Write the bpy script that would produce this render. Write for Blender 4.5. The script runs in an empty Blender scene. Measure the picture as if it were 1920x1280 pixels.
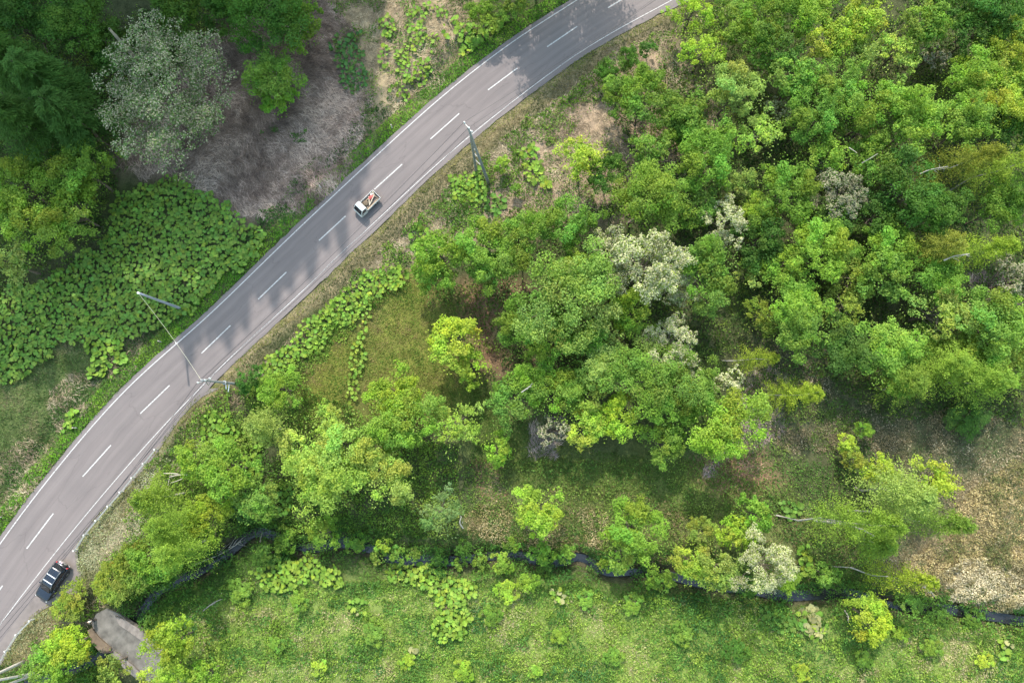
import bpy, bmesh, math, random
import numpy as np
from mathutils import Vector, Matrix

R = math.radians
scene = bpy.context.scene
col = scene.collection

# ------------------------------------------------------------------ camera, sky, sun, exposure
F_PX, PITCH, CAM = 1297.0, R(7.5), (0.0, -11.4, 86.5)
cd = bpy.data.cameras.new('camera'); cam = bpy.data.objects.new('camera', cd); col.objects.link(cam)
cam.location = CAM; cam.rotation_euler = (PITCH, 0, 0)
cd.sensor_width = 36; cd.lens = 36*F_PX/1920; cd.clip_end = 3000; cd.clip_start = 1
scene.camera = cam

SUN_EL, SUN_DIR = R(47), Vector((-0.15, 0.989, 0)).normalized()   # horizontal direction towards the sun
w = bpy.data.worlds.new('World'); scene.world = w; w.use_nodes = True
nt = w.node_tree; nt.nodes.clear()
sky = nt.nodes.new('ShaderNodeTexSky'); sky.sky_type = 'NISHITA'; sky.sun_disc = False
sky.dust_density = 3.0; sky.air_density = 3.0; sky.ozone_density = 5.0; sky.sun_elevation = SUN_EL; sky.sun_rotation = math.atan2(SUN_DIR.x, SUN_DIR.y)
bg = nt.nodes.new('ShaderNodeBackground'); bg.inputs['Strength'].default_value = 0.15
wo = nt.nodes.new('ShaderNodeOutputWorld')
nt.links.new(sky.outputs[0], bg.inputs[0]); nt.links.new(bg.outputs[0], wo.inputs[0])
sd = bpy.data.lights.new('sun', 'SUN'); sd.energy = 2.15; sd.angle = R(0.5); sd.color = (1.0, 0.92, 0.82)
sun = bpy.data.objects.new('sun', sd); col.objects.link(sun)
sdir = Vector((SUN_DIR.x*math.cos(SUN_EL), SUN_DIR.y*math.cos(SUN_EL), math.sin(SUN_EL)))
sun.rotation_euler = sdir.to_track_quat('Z', 'Y').to_euler(); sun.location = sdir*200
vs = scene.view_settings
vs.view_transform = 'Standard'; vs.look = 'None'; vs.gamma = 1; vs.use_curve_mapping = False; vs.exposure = 1.5

# ------------------------------------------------------------------ where things stand
def g(px, py, z=0.0):
    """Point of the place at height z that the photograph shows at pixel (px, py) of 1920 x 1280."""
    x, y = (px-960)/F_PX, -(py-640)/F_PX
    dy = y*math.cos(PITCH)+math.sin(PITCH); dz = y*math.sin(PITCH)-math.cos(PITCH)
    t = (z-CAM[2])/dz
    return np.array((x*t, CAM[1]+dy*t, z))
def gp(pts, z=0.0): return np.array([g(a, b, z)[:2] for a, b in pts])
def proj(P):
    """pixel of points P (n,2) on the ground, to ask where in the plan they lie"""
    X, Y = P[:, 0], P[:, 1]-CAM[1]; Z = -CAM[2]
    yc = Y*math.cos(PITCH)+Z*math.sin(PITCH); zc = -Y*math.sin(PITCH)+Z*math.cos(PITCH)
    return np.stack([960+F_PX*X/-zc, 640-F_PX*yc/-zc], 1)

def catmull(P, n=8):
    P = np.asarray(P, float); Q = np.vstack([2*P[0]-P[1], P, 2*P[-1]-P[-2]]); out = []
    for i in range(1, len(Q)-2):
        p0, p1, p2, p3 = Q[i-1:i+3]
        for t in np.arange(n)/n:
            out.append(.5*((2*p1)+(-p0+p2)*t+(2*p0-5*p1+4*p2-p3)*t*t+(-p0+3*p1-3*p2+p3)*t**3))
    out.append(P[-1]); return np.array(out)
def dist_poly(P, L):
    """distance of points P (n,2) from polyline L (m,2)"""
    d = np.full(len(P), 1e9)
    for a, b in zip(L[:-1], L[1:]):
        ab = b-a; t = np.clip(((P-a)@ab)/max(ab@ab, 1e-9), 0, 1)
        d = np.minimum(d, np.hypot(*(P-a-t[:, None]*ab).T))
    return d
def inside(P, poly):
    x, y = P[:, 0], P[:, 1]; c = np.zeros(len(P), bool); n = len(poly)
    for i in range(n):
        (x1, y1), (x2, y2) = poly[i], poly[i-1]
        if y1 == y2: continue
        c ^= ((y1 > y) != (y2 > y)) & (x < (x2-x1)*(y-y1)/(y2-y1)+x1)
    return c
def soft(P, poly, wid):
    """1 well inside the polygon, 0 well outside, blending over wid metres"""
    poly = np.asarray(poly); d = dist_poly(P, np.vstack([poly, poly[:1]])); s = np.where(inside(P, poly), d, -d)
    return np.clip(s/wid*.5+.5, 0, 1)
_nr = np.random.default_rng(5); _NG = _nr.random((8, 64, 64))
def vnoise(P, sc, seed=0):
    G = _NG[seed % 8]; X, Y = P[:, 0]/sc+seed*7.3+1000, P[:, 1]/sc+seed*3.1+1000
    i, j = np.floor(X).astype(int), np.floor(Y).astype(int); u, v = X-i, Y-j
    u, v = u*u*(3-2*u), v*v*(3-2*v); i0, j0, i1, j1 = i % 64, j % 64, (i+1) % 64, (j+1) % 64
    return (G[i0, j0]*(1-u)+G[i1, j0]*u)*(1-v)+(G[i0, j1]*(1-u)+G[i1, j1]*u)*v
def fbm(P, sc, seed=0): return (vnoise(P, sc, seed)+.5*vnoise(P, sc/2.1, seed+1)+.25*vnoise(P, sc/4.3, seed+2))/1.75

# plan of the place, from the photograph's pixels
LEFT = gp([(1240, -105), (1160, -50), (1083, 0), (959, 79), (828, 181), (735, 265), (640, 353), (558, 430), (475, 510), (396, 588), (322, 652), (255, 709), (187, 781), (121, 860), (67, 927), (0, 1018), (-60, 1105), (-110, 1185)])
RIGHT = gp([(1420, -100), (1330, -38), (1246, 8), (1110, 82), (1010, 153), (875, 259), (774, 349), (689, 430), (640, 472), (558, 556), (447, 653), (380, 724), (316, 786), (249, 862), (181, 940), (101, 1038), (40, 1117), (-30, 1210)])
def smooth_line(L, n=150, sg=4.0):
    Q = catmull(L, 12); d = np.concatenate([[0], np.cumsum(np.linalg.norm(np.diff(Q, axis=0), axis=1))]); t = np.linspace(0, d[-1], n); P = np.stack([np.interp(t, d, Q[:, 0]), np.interp(t, d, Q[:, 1])], 1)
    w_ = np.exp(-.5*((t[:, None]-t[None])/sg)**2); w_ *= np.minimum(1, np.minimum(t, t[-1]-t)[:, None]/8+.02)**0; S = (w_@P)/w_.sum(1, keepdims=True); k = np.clip(np.minimum(t, t[-1]-t)/8, 0, 1)[:, None]; return P*(1-k)+S*k
LEFT_S, RIGHT_S = smooth_line(LEFT), smooth_line(RIGHT)
EDGE_R = catmull(gp([(1450, -92), (1355, -28), (1281, 6), (1137, 78), (1022, 156), (887, 262), (786, 352), (702, 435), (650, 480), (569, 562), (459, 660), (394, 728), (356, 755), (280, 857), (224, 922), (168, 981), (142, 1030), (146, 1080), (136, 1116), (100, 1128), (67, 1146), (34, 1180), (-5, 1248), (-40, 1300)]), 6)
EDGE_L = LEFT_S+np.array((-.42, .42))
STREAM = catmull(gp([(-60, 1330), (120, 1262), (182, 1232), (228, 1195), (258, 1150), (292, 1108), (345, 1085), (420, 1040), (470, 1000), (520, 1010), (570, 1030), (640, 1018), (690, 1030), (735, 1052), (790, 1052), (850, 1054), (910, 1046), (965, 1043), (1035, 1058), (1088, 1046), (1140, 1072), (1230, 1076), (1320, 1096), (1400, 1106), (1480, 1120), (1600, 1116), (1690, 1140), (1790, 1146), (1900, 1164), (2050, 1185)]), 4)
ROAD_POLY = np.vstack([EDGE_L, EDGE_R[::-1]])

def terrain(P):
    z = (fbm(P, 9, 1)-.5)*.9+(fbm(P, 2.3, 3)-.5)*.25
    s = dist_poly(P, STREAM); mid = dist_poly(P, (LEFT_S[::6]+0))
    inr = inside(P, ROAD_POLY); e = np.minimum(dist_poly(P, EDGE_L[::4]), dist_poly(P, EDGE_R[::3]))
    k = np.clip((e-.6)/3.0, 0, 1); k = np.where(inr, 0, k)
    z = z*k-.06-.12*inr
    dl = dist_poly(P, EDGE_L[::4]); z -= np.where(inr, 0, .5*np.exp(-((dl-2.9)/.9)**2))     # ditch behind the left verge
    z -= 1.5*np.exp(-(s/1.45)**2)*(1-inr)
    return z

# ------------------------------------------------------------------ small mesh tools
def tag(o, label=None, cat=None, group=None, kind=None):
    if label: o['label'] = label
    if cat: o['category'] = cat
    if group: o['group'] = group
    if kind: o['kind'] = kind
    return o
def empty(name, loc, rz=0.0):
    o = bpy.data.objects.new(name, None); col.objects.link(o); o.location = loc; o.rotation_euler = (0, 0, rz); o.empty_display_size = .3
    return o
def link(name, me, parent=None, mat=None, color=None):
    o = bpy.data.objects.new(name, me); col.objects.link(o)
    if parent: o.parent = parent
    if mat and not me.materials: me.materials.append(mat)
    if color is not None: o.color = (*color, 1)
    return o
def np_mesh(name, V, Fs, mat=None, C=None, smooth=False):
    """Fs: a list of (n,k) index arrays"""
    V = np.ascontiguousarray(V, np.float32); me = bpy.data.meshes.new(name)
    Fs = [np.asarray(f, np.int32) for f in Fs if len(f)]
    me.vertices.add(len(V)); me.vertices.foreach_set('co', V.ravel())
    li = np.concatenate([f.ravel() for f in Fs]); tot = np.concatenate([np.full(len(f), f.shape[1], np.int32) for f in Fs])
    me.loops.add(len(li)); me.loops.foreach_set('vertex_index', li); me.polygons.add(len(tot))
    me.polygons.foreach_set('loop_start', np.concatenate([[0], np.cumsum(tot)[:-1]]).astype(np.int32)); me.polygons.foreach_set('loop_total', tot)
    if smooth: me.polygons.foreach_set('use_smooth', np.ones(len(tot), bool))
    if C is not None:
        a = me.color_attributes.new('Col', 'FLOAT_COLOR', 'POINT'); c = np.ones((len(V), 4), np.float32); c[:, :3] = C; a.data.foreach_set('color', c.ravel())
    me.update(calc_edges=True)
    if mat: me.materials.append(mat)
    return me
def unit(v): return v/np.maximum(np.linalg.norm(v, axis=1, keepdims=True), 1e-9)
def rvec(rng, n): return unit(rng.normal(size=(n, 3)))
def leaf_quads(rng, P, N, ln, wd, fold=.12, T=None):
    """a folded diamond leaf at each point"""
    n = len(P); T = rvec(rng, n) if T is None else T
    T = unit(T-N*(T*N).sum(1, keepdims=True)); B = np.cross(N, T)
    ln = np.broadcast_to(ln, n)[:, None]; wd = np.broadcast_to(wd, n)[:, None]
    V = np.stack([P-T*ln*.5, P+B*wd*.5+N*fold*wd-T*ln*.05, P+T*ln*.5-N*fold*wd*.6, P-B*wd*.5+N*fold*wd-T*ln*.05], 1).reshape(-1, 3)
    return V, np.arange(4*n).reshape(n, 4)
def tube(pts, rad, k=6, cap=True):
    pts = np.asarray(pts, float); rad = np.broadcast_to(rad, len(pts)); V = []; n = len(pts)
    for i in range(n):
        t = pts[min(i+1, n-1)]-pts[max(i-1, 0)]; t = t/max(np.linalg.norm(t), 1e-9)
        a = np.cross(t, (0, 0, 1.)); a = np.cross(t, (1., 0, 0)) if np.linalg.norm(a) < .1 else a; a /= np.linalg.norm(a); b = np.cross(t, a)
        th = np.arange(k)*2*np.pi/k; V.append(pts[i]+rad[i]*(np.cos(th)[:, None]*a+np.sin(th)[:, None]*b))
    V = np.concatenate(V); q = []
    for i in range(n-1):
        for j in range(k): q.append((i*k+j, i*k+(j+1) % k, (i+1)*k+(j+1) % k, (i+1)*k+j))
    return V, np.array(q)
class Acc:
    """collects quads (and triangles) with colours, becomes one mesh"""
    def __init__(s): s.V, s.F, s.C, s.n = [], {}, [], 0
    def add(s, V, F, C):
        s.V.append(V); s.F.setdefault(F.shape[1], []).append(F+s.n); C = np.asarray(C, float)
        s.C.append(np.broadcast_to(C, (len(V), 3)) if C.ndim == 1 or len(C) == len(V) else np.repeat(C, len(V)//len(C), 0)); s.n += len(V)
    def mesh(s, name, mat=None, smooth=False):
        return np_mesh(name, np.concatenate(s.V), [np.concatenate(f) for f in s.F.values()], mat, np.concatenate(s.C), smooth)
class MB:
    """a bmesh that boxes, bars, panes and lofts are added to"""
    def __init__(s): s.bm = bmesh.new()
    def box(s, c, size, rot=None, bev=0.0):
        r = bmesh.ops.create_cube(s.bm, size=1.0); vs_ = r['verts']; M = Matrix.Translation(c) @ (rot or Matrix()) @ Matrix.Diagonal((*size, 1))
        bmesh.ops.transform(s.bm, matrix=M, verts=vs_)
        if bev: bmesh.ops.bevel(s.bm, geom=list({e for v in vs_ for e in v.link_edges}), offset=bev, segments=2, affect='EDGES', profile=.6)
        return s
    def tube(s, pts, rad, k=8):
        V, q = tube(pts, rad, k); vv = [s.bm.verts.new(v) for v in V]
        for f in q: s.bm.faces.new([vv[i] for i in f])
        s.bm.faces.new(vv[:k][::-1]); s.bm.faces.new(vv[-k:]); return s
    def loft(s, rings, cap=True):
        rr = [[s.bm.verts.new(p) for p in r] for r in rings]; k = len(rr[0])
        for a, b in zip(rr[:-1], rr[1:]):
            for j in range(k): s.bm.faces.new((a[j], a[(j+1) % k], b[(j+1) % k], b[j]))
        if cap: s.bm.faces.new(rr[0][::-1]); s.bm.faces.new(rr[-1])
        return s
    def pane(s, quad, th=.012):
        q = [Vector(p) for p in quad]; nrm = (q[1]-q[0]).cross(q[2]-q[0]).normalized()
        s.loft([[p-nrm*th*.3 for p in q], [p+nrm*th for p in q]]); return s
    def build(s, name, mat, parent=None, smooth=False):
        bmesh.ops.recalc_face_normals(s.bm, faces=s.bm.faces); me = bpy.data.meshes.new(name); s.bm.to_mesh(me); s.bm.free()
        if smooth:
            for p in me.polygons: p.use_smooth = True
        return link(name, me, parent, mat)

# ------------------------------------------------------------------ materials
def new_mat(name):
    m = bpy.data.materials.new(name); m.use_nodes = True; n = m.node_tree
    return m, n, n.nodes['Principled BSDF']
def N(n, typ, **kw):
    o = n.nodes.new(typ)
    for k, v in kw.items(): setattr(o, k, v)
    return o
def mul(n, a, b, typ='MULTIPLY'):
    m = N(n, 'ShaderNodeMix', data_type='RGBA', blend_type=typ); m.inputs[0].default_value = 1
    for s, v in ((m.inputs[6], a), (m.inputs[7], b)):
        if isinstance(v, bpy.types.NodeSocket): n.links.new(v, s)
        else: s.default_value = v
    return m.outputs[2]
def noise(n, scale, detail=4, vec=None, rough=.55):
    t = N(n, 'ShaderNodeTexNoise'); t.inputs['Scale'].default_value = scale; t.inputs['Detail'].default_value = detail; t.inputs['Roughness'].default_value = rough
    if vec is not None: n.links.new(vec, t.inputs['Vector'])
    return t.outputs['Fac']
def ramp(n, fac, *stops):
    r = N(n, 'ShaderNodeValToRGB'); e = r.color_ramp.elements
    while len(e) < len(stops): e.new(.5)
    for s, (p, c) in zip(e, stops): s.position = p; s.color = (*c, 1) if len(c) == 3 else c
    n.links.new(fac, r.inputs[0]); return r.outputs[0]
def bump(n, b, h, dist=.02, strength=.5):
    k = N(n, 'ShaderNodeBump'); k.inputs['Distance'].default_value = dist; k.inputs['Strength'].default_value = strength
    n.links.new(h, k.inputs['Height']); n.links.new(k.outputs[0], b.inputs['Normal'])
def plain(name, c, rough=.6, metal=0.0, spec=.4, var=.12, scale=3.0):
    m, n, b = new_mat(name); tc = N(n, 'ShaderNodeTexCoord')
    f = noise(n, scale, 5, tc.outputs['Object']); k = ramp(n, f, (.3, (1-var,)*3), (.7, (1+var,)*3))
    n.links.new(mul(n, (*c, 1), k), b.inputs['Base Color']); b.inputs['Roughness'].default_value = rough; b.inputs['Metallic'].default_value = metal; b.inputs['Specular IOR Level'].default_value = spec
    return m
def leaf_mat(name, trans=.3, rough=.6, spec=.15, objcol=True, warm=(1.15, 1.1, .55, 1)):
    m, n, b = new_mat(name); at = N(n, 'ShaderNodeAttribute', attribute_name='Col'); c = at.outputs['Color']
    if objcol: oi = N(n, 'ShaderNodeObjectInfo'); c = mul(n, oi.outputs['Color'], c)
    n.links.new(c, b.inputs['Base Color']); b.inputs['Roughness'].default_value = rough; b.inputs['Specular IOR Level'].default_value = spec
    if trans:
        t = N(n, 'ShaderNodeBsdfTranslucent'); n.links.new(mul(n, c, warm), t.inputs['Color'])
        x = N(n, 'ShaderNodeMixShader'); x.inputs[0].default_value = trans
        n.links.new(b.outputs[0], x.inputs[1]); n.links.new(t.outputs[0], x.inputs[2]); n.links.new(x.outputs[0], n.nodes['Material Output'].inputs[0])
    return m
M_LEAF = leaf_mat('leaf', .42)
M_PETAL = leaf_mat('blossom', .25, .7, .1, True, (1, 1, 1, 1))
M_GRASS = leaf_mat('herb_cover', .36, .65, .12, False)
M_STRAW = leaf_mat('dry_stalk', .1, .8, .1, False, (1, 1, 1, 1))
M_BUTTER = leaf_mat('butterbur_leaf', .25, .6, .15, True)
M_BARK = plain('bark', (.13, .105, .085), .9, var=.35, scale=5)
M_BIRCH = plain('pale_bark', (.33, .315, .285), .8, var=.25, scale=4)
M_DEAD = plain('bleached_wood', (.36, .33, .28), .85, var=.2, scale=6)
M_WHITE = plain('white_paint', (.62, .62, .60), .35, var=.03)
M_GLASS = plain('dark_glass', (.012, .015, .018), .06, spec=.6, var=.05)
M_RUBBER = plain('rubber', (.02, .02, .02), .85)
M_STEEL = plain('galvanised_steel', (.33, .34, .34), .45, .6, var=.15)
M_CONC = plain('pole_concrete', (.27, .28, .30), .85, var=.12, scale=2)
M_WIRE = plain('wire_black', (.03, .03, .035), .6)

def ground_mat():
    m, n, b = new_mat('ground_soil'); at = N(n, 'ShaderNodeAttribute', attribute_name='Col'); geo = N(n, 'ShaderNodeNewGeometry'); p = geo.outputs['Position']
    a = ramp(n, noise(n, .9, 8, p, .65), (.28, (.55, .55, .5)), (.5, (1, 1, 1)), (.75, (1.45, 1.4, 1.3)))
    s = ramp(n, noise(n, 9, 5, p, .7), (.3, (.6, .6, .6)), (.7, (1.4, 1.4, 1.4)))
    n.links.new(mul(n, mul(n, at.outputs['Color'], a), s), b.inputs['Base Color']); b.inputs['Roughness'].default_value = .95; b.inputs['Specular IOR Level'].default_value = .1
    bump(n, b, noise(n, 7, 6, p, .7), .12, .9); return m
def asphalt_mat():
    m, n, b = new_mat('asphalt'); uv = N(n, 'ShaderNodeUVMap', uv_map='UVMap'); sep = N(n, 'ShaderNodeSeparateXYZ'); n.links.new(uv.outputs[0], sep.inputs[0])
    geo = N(n, 'ShaderNodeNewGeometry'); p = geo.outputs['Position']
    mp = N(n, 'ShaderNodeMapping'); mp.inputs['Scale'].default_value = (1.1, .035, 1); n.links.new(uv.outputs[0], mp.inputs[0])
    streak = ramp(n, noise(n, 1.6, 5, mp.outputs[0], .6), (.3, (.90, .895, .90)), (.7, (1.08, 1.07, 1.065)))
    # worn wheel tracks: four bands along the lanes
    wv = N(n, 'ShaderNodeMath', operation='SINE'); mm = N(n, 'ShaderNodeMath', operation='MULTIPLY_ADD'); mm.inputs[1].default_value = 2*math.pi/1.55; mm.inputs[2].default_value = .7
    n.links.new(sep.outputs['X'], mm.inputs[0]); n.links.new(mm.outputs[0], wv.inputs[0])
    mr = N(n, 'ShaderNodeMapRange'); mr.inputs[1].default_value = -1; mr.inputs[2].default_value = 1; n.links.new(wv.outputs[0], mr.inputs[0])
    track = ramp(n, mr.outputs[0], (0, (.955, .95, .955)), (1, (1.03, 1.03, 1.03)))
    patch = ramp(n, noise(n, .13, 6, p, .6), (.3, (.92, .92, .92)), (.7, (1.07, 1.06, 1.05)))
    grain = ramp(n, noise(n, 18, 3, p, .8), (.3, (.86, .86, .86)), (.7, (1.13, 1.13, 1.13)))
    m2 = N(n, 'ShaderNodeMapping'); m2.inputs['Scale'].default_value = (.55, .16, 1); n.links.new(uv.outputs[0], m2.inputs[0])
    vo = N(n, 'ShaderNodeTexVoronoi', feature='DISTANCE_TO_EDGE'); vo.inputs['Scale'].default_value = .55; wob = N(n, 'ShaderNodeMix', data_type='RGBA', blend_type='ADD'); wob.inputs[0].default_value = .35; nz = N(n, 'ShaderNodeTexNoise'); nz.inputs['Scale'].default_value = 2.2; nz.inputs['Detail'].default_value = 4; n.links.new(m2.outputs[0], nz.inputs['Vector']); n.links.new(m2.outputs[0], wob.inputs[6]); n.links.new(nz.outputs['Color'], wob.inputs[7]); n.links.new(wob.outputs[2], vo.inputs['Vector'])
    crack = ramp(n, vo.outputs['Distance'], (0, (.86, .855, .855)), (.010, (1, 1, 1))); stain = ramp(n, noise(n, .45, 7, p, .7), (.62, (1, 1, 1)), (.74, (.88, .87, .87)))
    c = mul(n, mul(n, mul(n, mul(n, mul(n, crack, stain), mul(n, (.161, .142, .141, 1), streak)), track), patch), grain)
    n.links.new(c, b.inputs['Base Color']); b.inputs['Roughness'].default_value = .85; b.inputs['Specular IOR Level'].default_value = .25
    bump(n, b, noise(n, 40, 3, p, .8), .01, .4); return m
def paint_mat():
    m, n, b = new_mat('road_paint'); geo = N(n, 'ShaderNodeNewGeometry'); p = geo.outputs['Position']
    c = ramp(n, noise(n, 6, 6, p, .7), (.34, (.17, .16, .155)), (.50, (.42, .41, .405)), (.7, (.56, .55, .545)))
    n.links.new(c, b.inputs['Base Color']); b.inputs['Roughness'].default_value = .7; return m
def water_mat():
    m, n, b = new_mat('stream_water'); geo = N(n, 'ShaderNodeNewGeometry')
    b.inputs['Base Color'].default_value = (.018, .019, .020, 1); b.inputs['Roughness'].default_value = .12
    bump(n, b, noise(n, 3, 4, geo.outputs['Position']), .05, .35); return m
M_GROUND, M_ASPHALT, M_PAINT, M_WATER = ground_mat(), asphalt_mat(), paint_mat(), water_mat()

# ------------------------------------------------------------------ ground sheet, colour of the soil by zone
def axis(lo, hi, step, far):
    a = np.arange(lo, hi+.01, step); o = step*np.cumsum(1.35**np.arange(1, 24)); o = o[o < far]
    return np.concatenate([(lo-o)[::-1], a, hi+o])
xs, ys = axis(-74, 74, .5, 500), axis(-46, 52, .5, 500)
XX, YY = np.meshgrid(xs, ys); GP = np.stack([XX.ravel(), YY.ravel()], 1)
ZONES = {
 'straw': [(190, 280), (300, 180), (420, 60), (600, -30), (660, 60), (705, 200), (660, 320), (560, 410), (450, 410), (330, 330), (230, 330)],
 'tan_top': [(600, -60), (900, -60), (880, 60), (790, 190), (700, 235), (650, 140)],
 'grass_left': [(-80, 640), (60, 650), (250, 640), (350, 600), (200, 770), (0, 1000), (-100, 1080)],
 'tan_right': [(700, 500), (800, 390), (960, 270), (1130, 120), (1240, 50), (1340, 220), (1300, 330), (1120, 420), (960, 430), (800, 480), (720, 520)],
 'meadow': [(690, 600), (720, 520), (790, 510), (850, 570), (900, 680), (890, 760), (780, 800), (690, 790), (670, 700)],
 'meadow_left': [(590, 640), (660, 590), (690, 640), (660, 780), (570, 790), (550, 730)],
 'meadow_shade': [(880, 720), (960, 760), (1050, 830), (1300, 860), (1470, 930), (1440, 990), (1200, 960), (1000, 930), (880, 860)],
 'field': [(260, 1170), (330, 1110), (480, 1090), (700, 1085), (960, 1075), (1150, 1110), (1400, 1130), (1700, 1165), (2000, 1190), (2000, 1400), (200, 1400), (280, 1290)],
 'sasa': [(1440, 640), (1560, 700), (1640, 770), (1960, 790), (1960, 1130), (1780, 1120), (1640, 1090), (1720, 900), (1560, 850), (1450, 850), (1390, 740)],
 'sasa_tan': [(1800, 925), (1880, 870), (1960, 860), (1960, 1150), (1830, 1150), (1700, 1110), (1690, 1040), (1770, 1000)],
 'creekside': [(880, 960), (960, 930), (1160, 910), (1300, 960), (1500, 960), (1600, 1000), (1640, 1100), (1400, 1100), (1130, 1050), (860, 1010)],
 'red_a': [(640+230, 545), (930, 530), (980, 560), (920, 620), (950, 690), (900, 690), (880, 600)],
 'red_b': [(1310, 870), (1400, 830), (1450, 900), (1420, 920), (1320, 905)],
 'strip': [(1240, 10), (1290, 0), (1130, 110), (1010, 190), (900, 290), (780, 395), (690, 480), (560, 610), (450, 710), (400, 760), (300, 850), (280, 855), (390, 720), (560, 555), (700, 430), (890, 250), (1020, 155)],
 'low_left': [(310, 840), (345, 900), (250, 1010), (190, 1090), (140, 1080), (140, 1020), (230, 920)],
 'creek_grass': [(300, 1130), (430, 1060), (520, 1030), (480, 1090), (330, 1120), (280, 1200), (240, 1200)],
 'corner': [(-60, 1290), (60, 1150), (140, 1125), (120, 1190), (60, 1300)]}
ZW = {k: gp(v) for k, v in ZONES.items()}
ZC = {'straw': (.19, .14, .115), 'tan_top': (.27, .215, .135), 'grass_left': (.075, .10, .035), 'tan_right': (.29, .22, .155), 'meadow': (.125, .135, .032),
      'meadow_left': (.13, .14, .03), 'meadow_shade': (.085, .11, .03), 'field': (.15, .20, .05), 'sasa': (.09, .09, .05), 'sasa_tan': (.28, .22, .12),  # shaded meadow soil is darker: the trees' shade is put into its colour
      'creekside': (.11, .13, .045), 'red_a': (.26, .155, .10), 'red_b': (.27, .16, .10), 'strip': (.20, .165, .095), 'low_left': (.27, .25, .15), 'creek_grass': (.06, .10, .03), 'corner': (.24, .21, .11)}
C = np.tile(np.array((.06, .068, .032)), (len(GP), 1))
near = (np.abs(GP[:, 0]) < 90) & (np.abs(GP[:, 1]) < 70)
C[~near] = (.05, .08, .025)
gn = fbm(GP, 5, 4)[:, None]; C = C*(1-.5*np.clip(gn-.4, 0, 1))+np.array((.05, .085, .02))*(.9*np.clip(gn-.45, 0, 1))
PJ = GP[near]+np.stack([(fbm(GP[near], 3, 2)-.5)*3, (fbm(GP[near], 3, 5)-.5)*3], 1)
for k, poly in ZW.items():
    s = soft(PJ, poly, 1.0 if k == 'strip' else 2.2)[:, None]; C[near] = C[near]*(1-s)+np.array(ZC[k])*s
ds = dist_poly(GP, STREAM); s = np.clip(1.3-ds/1.5, 0, 1)[:, None]; C = C*(1-s)+np.array((.05, .042, .03))*s
nx, ny = len(xs), len(ys); ii, jj = np.meshgrid(np.arange(nx-1), np.arange(ny-1)); b0 = (jj*nx+ii).ravel()
me = np_mesh('ground', np.column_stack([GP, terrain(GP)]), [np.stack([b0, b0+1, b0+nx+1, b0+nx], 1)], M_GROUND, C, True)
tag(link('ground', me), 'valley floor of soil, dead leaves and dry grass', 'ground', kind='structure')

def ribbon(name, A, B, z, mat, parent=None, n=4, uv=False):
    """sheet between two polylines of the same length"""
    V = []; F = []; n_ = n+1
    for a, b in zip(A, B):
        for t in np.linspace(0, 1, n_): V.append((*(a*(1-t)+b*t), z))
    for i in range(len(A)-1):
        for j in range(n): F.append((i*n_+j, i*n_+j+1, (i+1)*n_+j+1, (i+1)*n_+j))
    me = np_mesh(name, np.array(V), [np.array(F)], mat)
    if uv:
        Ln = np.concatenate([[0], np.cumsum(np.linalg.norm(np.diff((A+B)/2, axis=0), axis=1))]); wd = np.linalg.norm(B-A, axis=1)
        UV = np.array([(t*wd[i], Ln[i]) for i in range(len(A)) for t in np.linspace(0, 1, n_)])
        lay = me.uv_layers.new(name='UVMap'); li = np.empty(len(me.loops), np.int32); me.loops.foreach_get('vertex_index', li); lay.data.foreach_set('uv', UV[li].astype(np.float32).ravel())
    return link(name, me, parent)
def resample(L, n):
    d = np.concatenate([[0], np.cumsum(np.linalg.norm(np.diff(L, axis=0), axis=1))]); t = np.linspace(0, d[-1], n)
    return np.stack([np.interp(t, d, L[:, 0]), np.interp(t, d, L[:, 1])], 1)
NR = 120
A, B = resample(EDGE_L, NR), resample(smooth_line(gp([(1450, -92), (1355, -28), (1281, 6), (1137, 78), (1022, 156), (887, 262), (786, 352), (702, 435), (650, 480), (569, 562), (459, 660), (394, 728), (345, 775), (274, 860), (206, 942), (126, 1040), (60, 1122), (-10, 1215), (-40, 1260)])), NR)
rn = np.random.default_rng(1)
A = A+rn.normal(0, .035, A.shape); B = B+rn.normal(0, .05, B.shape)
road = ribbon('road', A, B, .0, M_ASPHALT, n=8, uv=True); tag(road, 'two lane grey asphalt road curving diagonally across', 'road', kind='structure')
M_SHOULDER = plain('worn_shoulder', (.165, .142, .135), .95, var=.2, scale=.7)
sh = catmull(gp([(410, 728), (356, 762), (284, 862), (226, 926), (172, 985), (146, 1034), (152, 1082), (142, 1118), (104, 1131), (70, 1150), (38, 1184), (-2, 1252)]), 5); si = catmull(gp([(385, 728), (340, 762), (266, 850), (202, 926), (150, 985), (110, 1034), (75, 1082), (50, 1110), (35, 1131), (20, 1150), (0, 1184), (-50, 1252)]), 5)
tag(ribbon('road_shoulder', si, sh, -.012, M_SHOULDER, n=5), 'pinkish gravel shoulder where the dark car is parked', 'shoulder', kind='structure')
def offset(L, d):
    t = np.gradient(L, axis=0); t /= np.linalg.norm(t, axis=1, keepdims=True); return L+np.stack([-t[:, 1], t[:, 0]], 1)*d
for L, wd, nm in ((LEFT_S, .125, 'left'), (RIGHT_S, .09, 'right')):
    ribbon('edge_line', offset(L, -wd/2), offset(L, wd/2), .004, M_PAINT, road, n=1)
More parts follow.
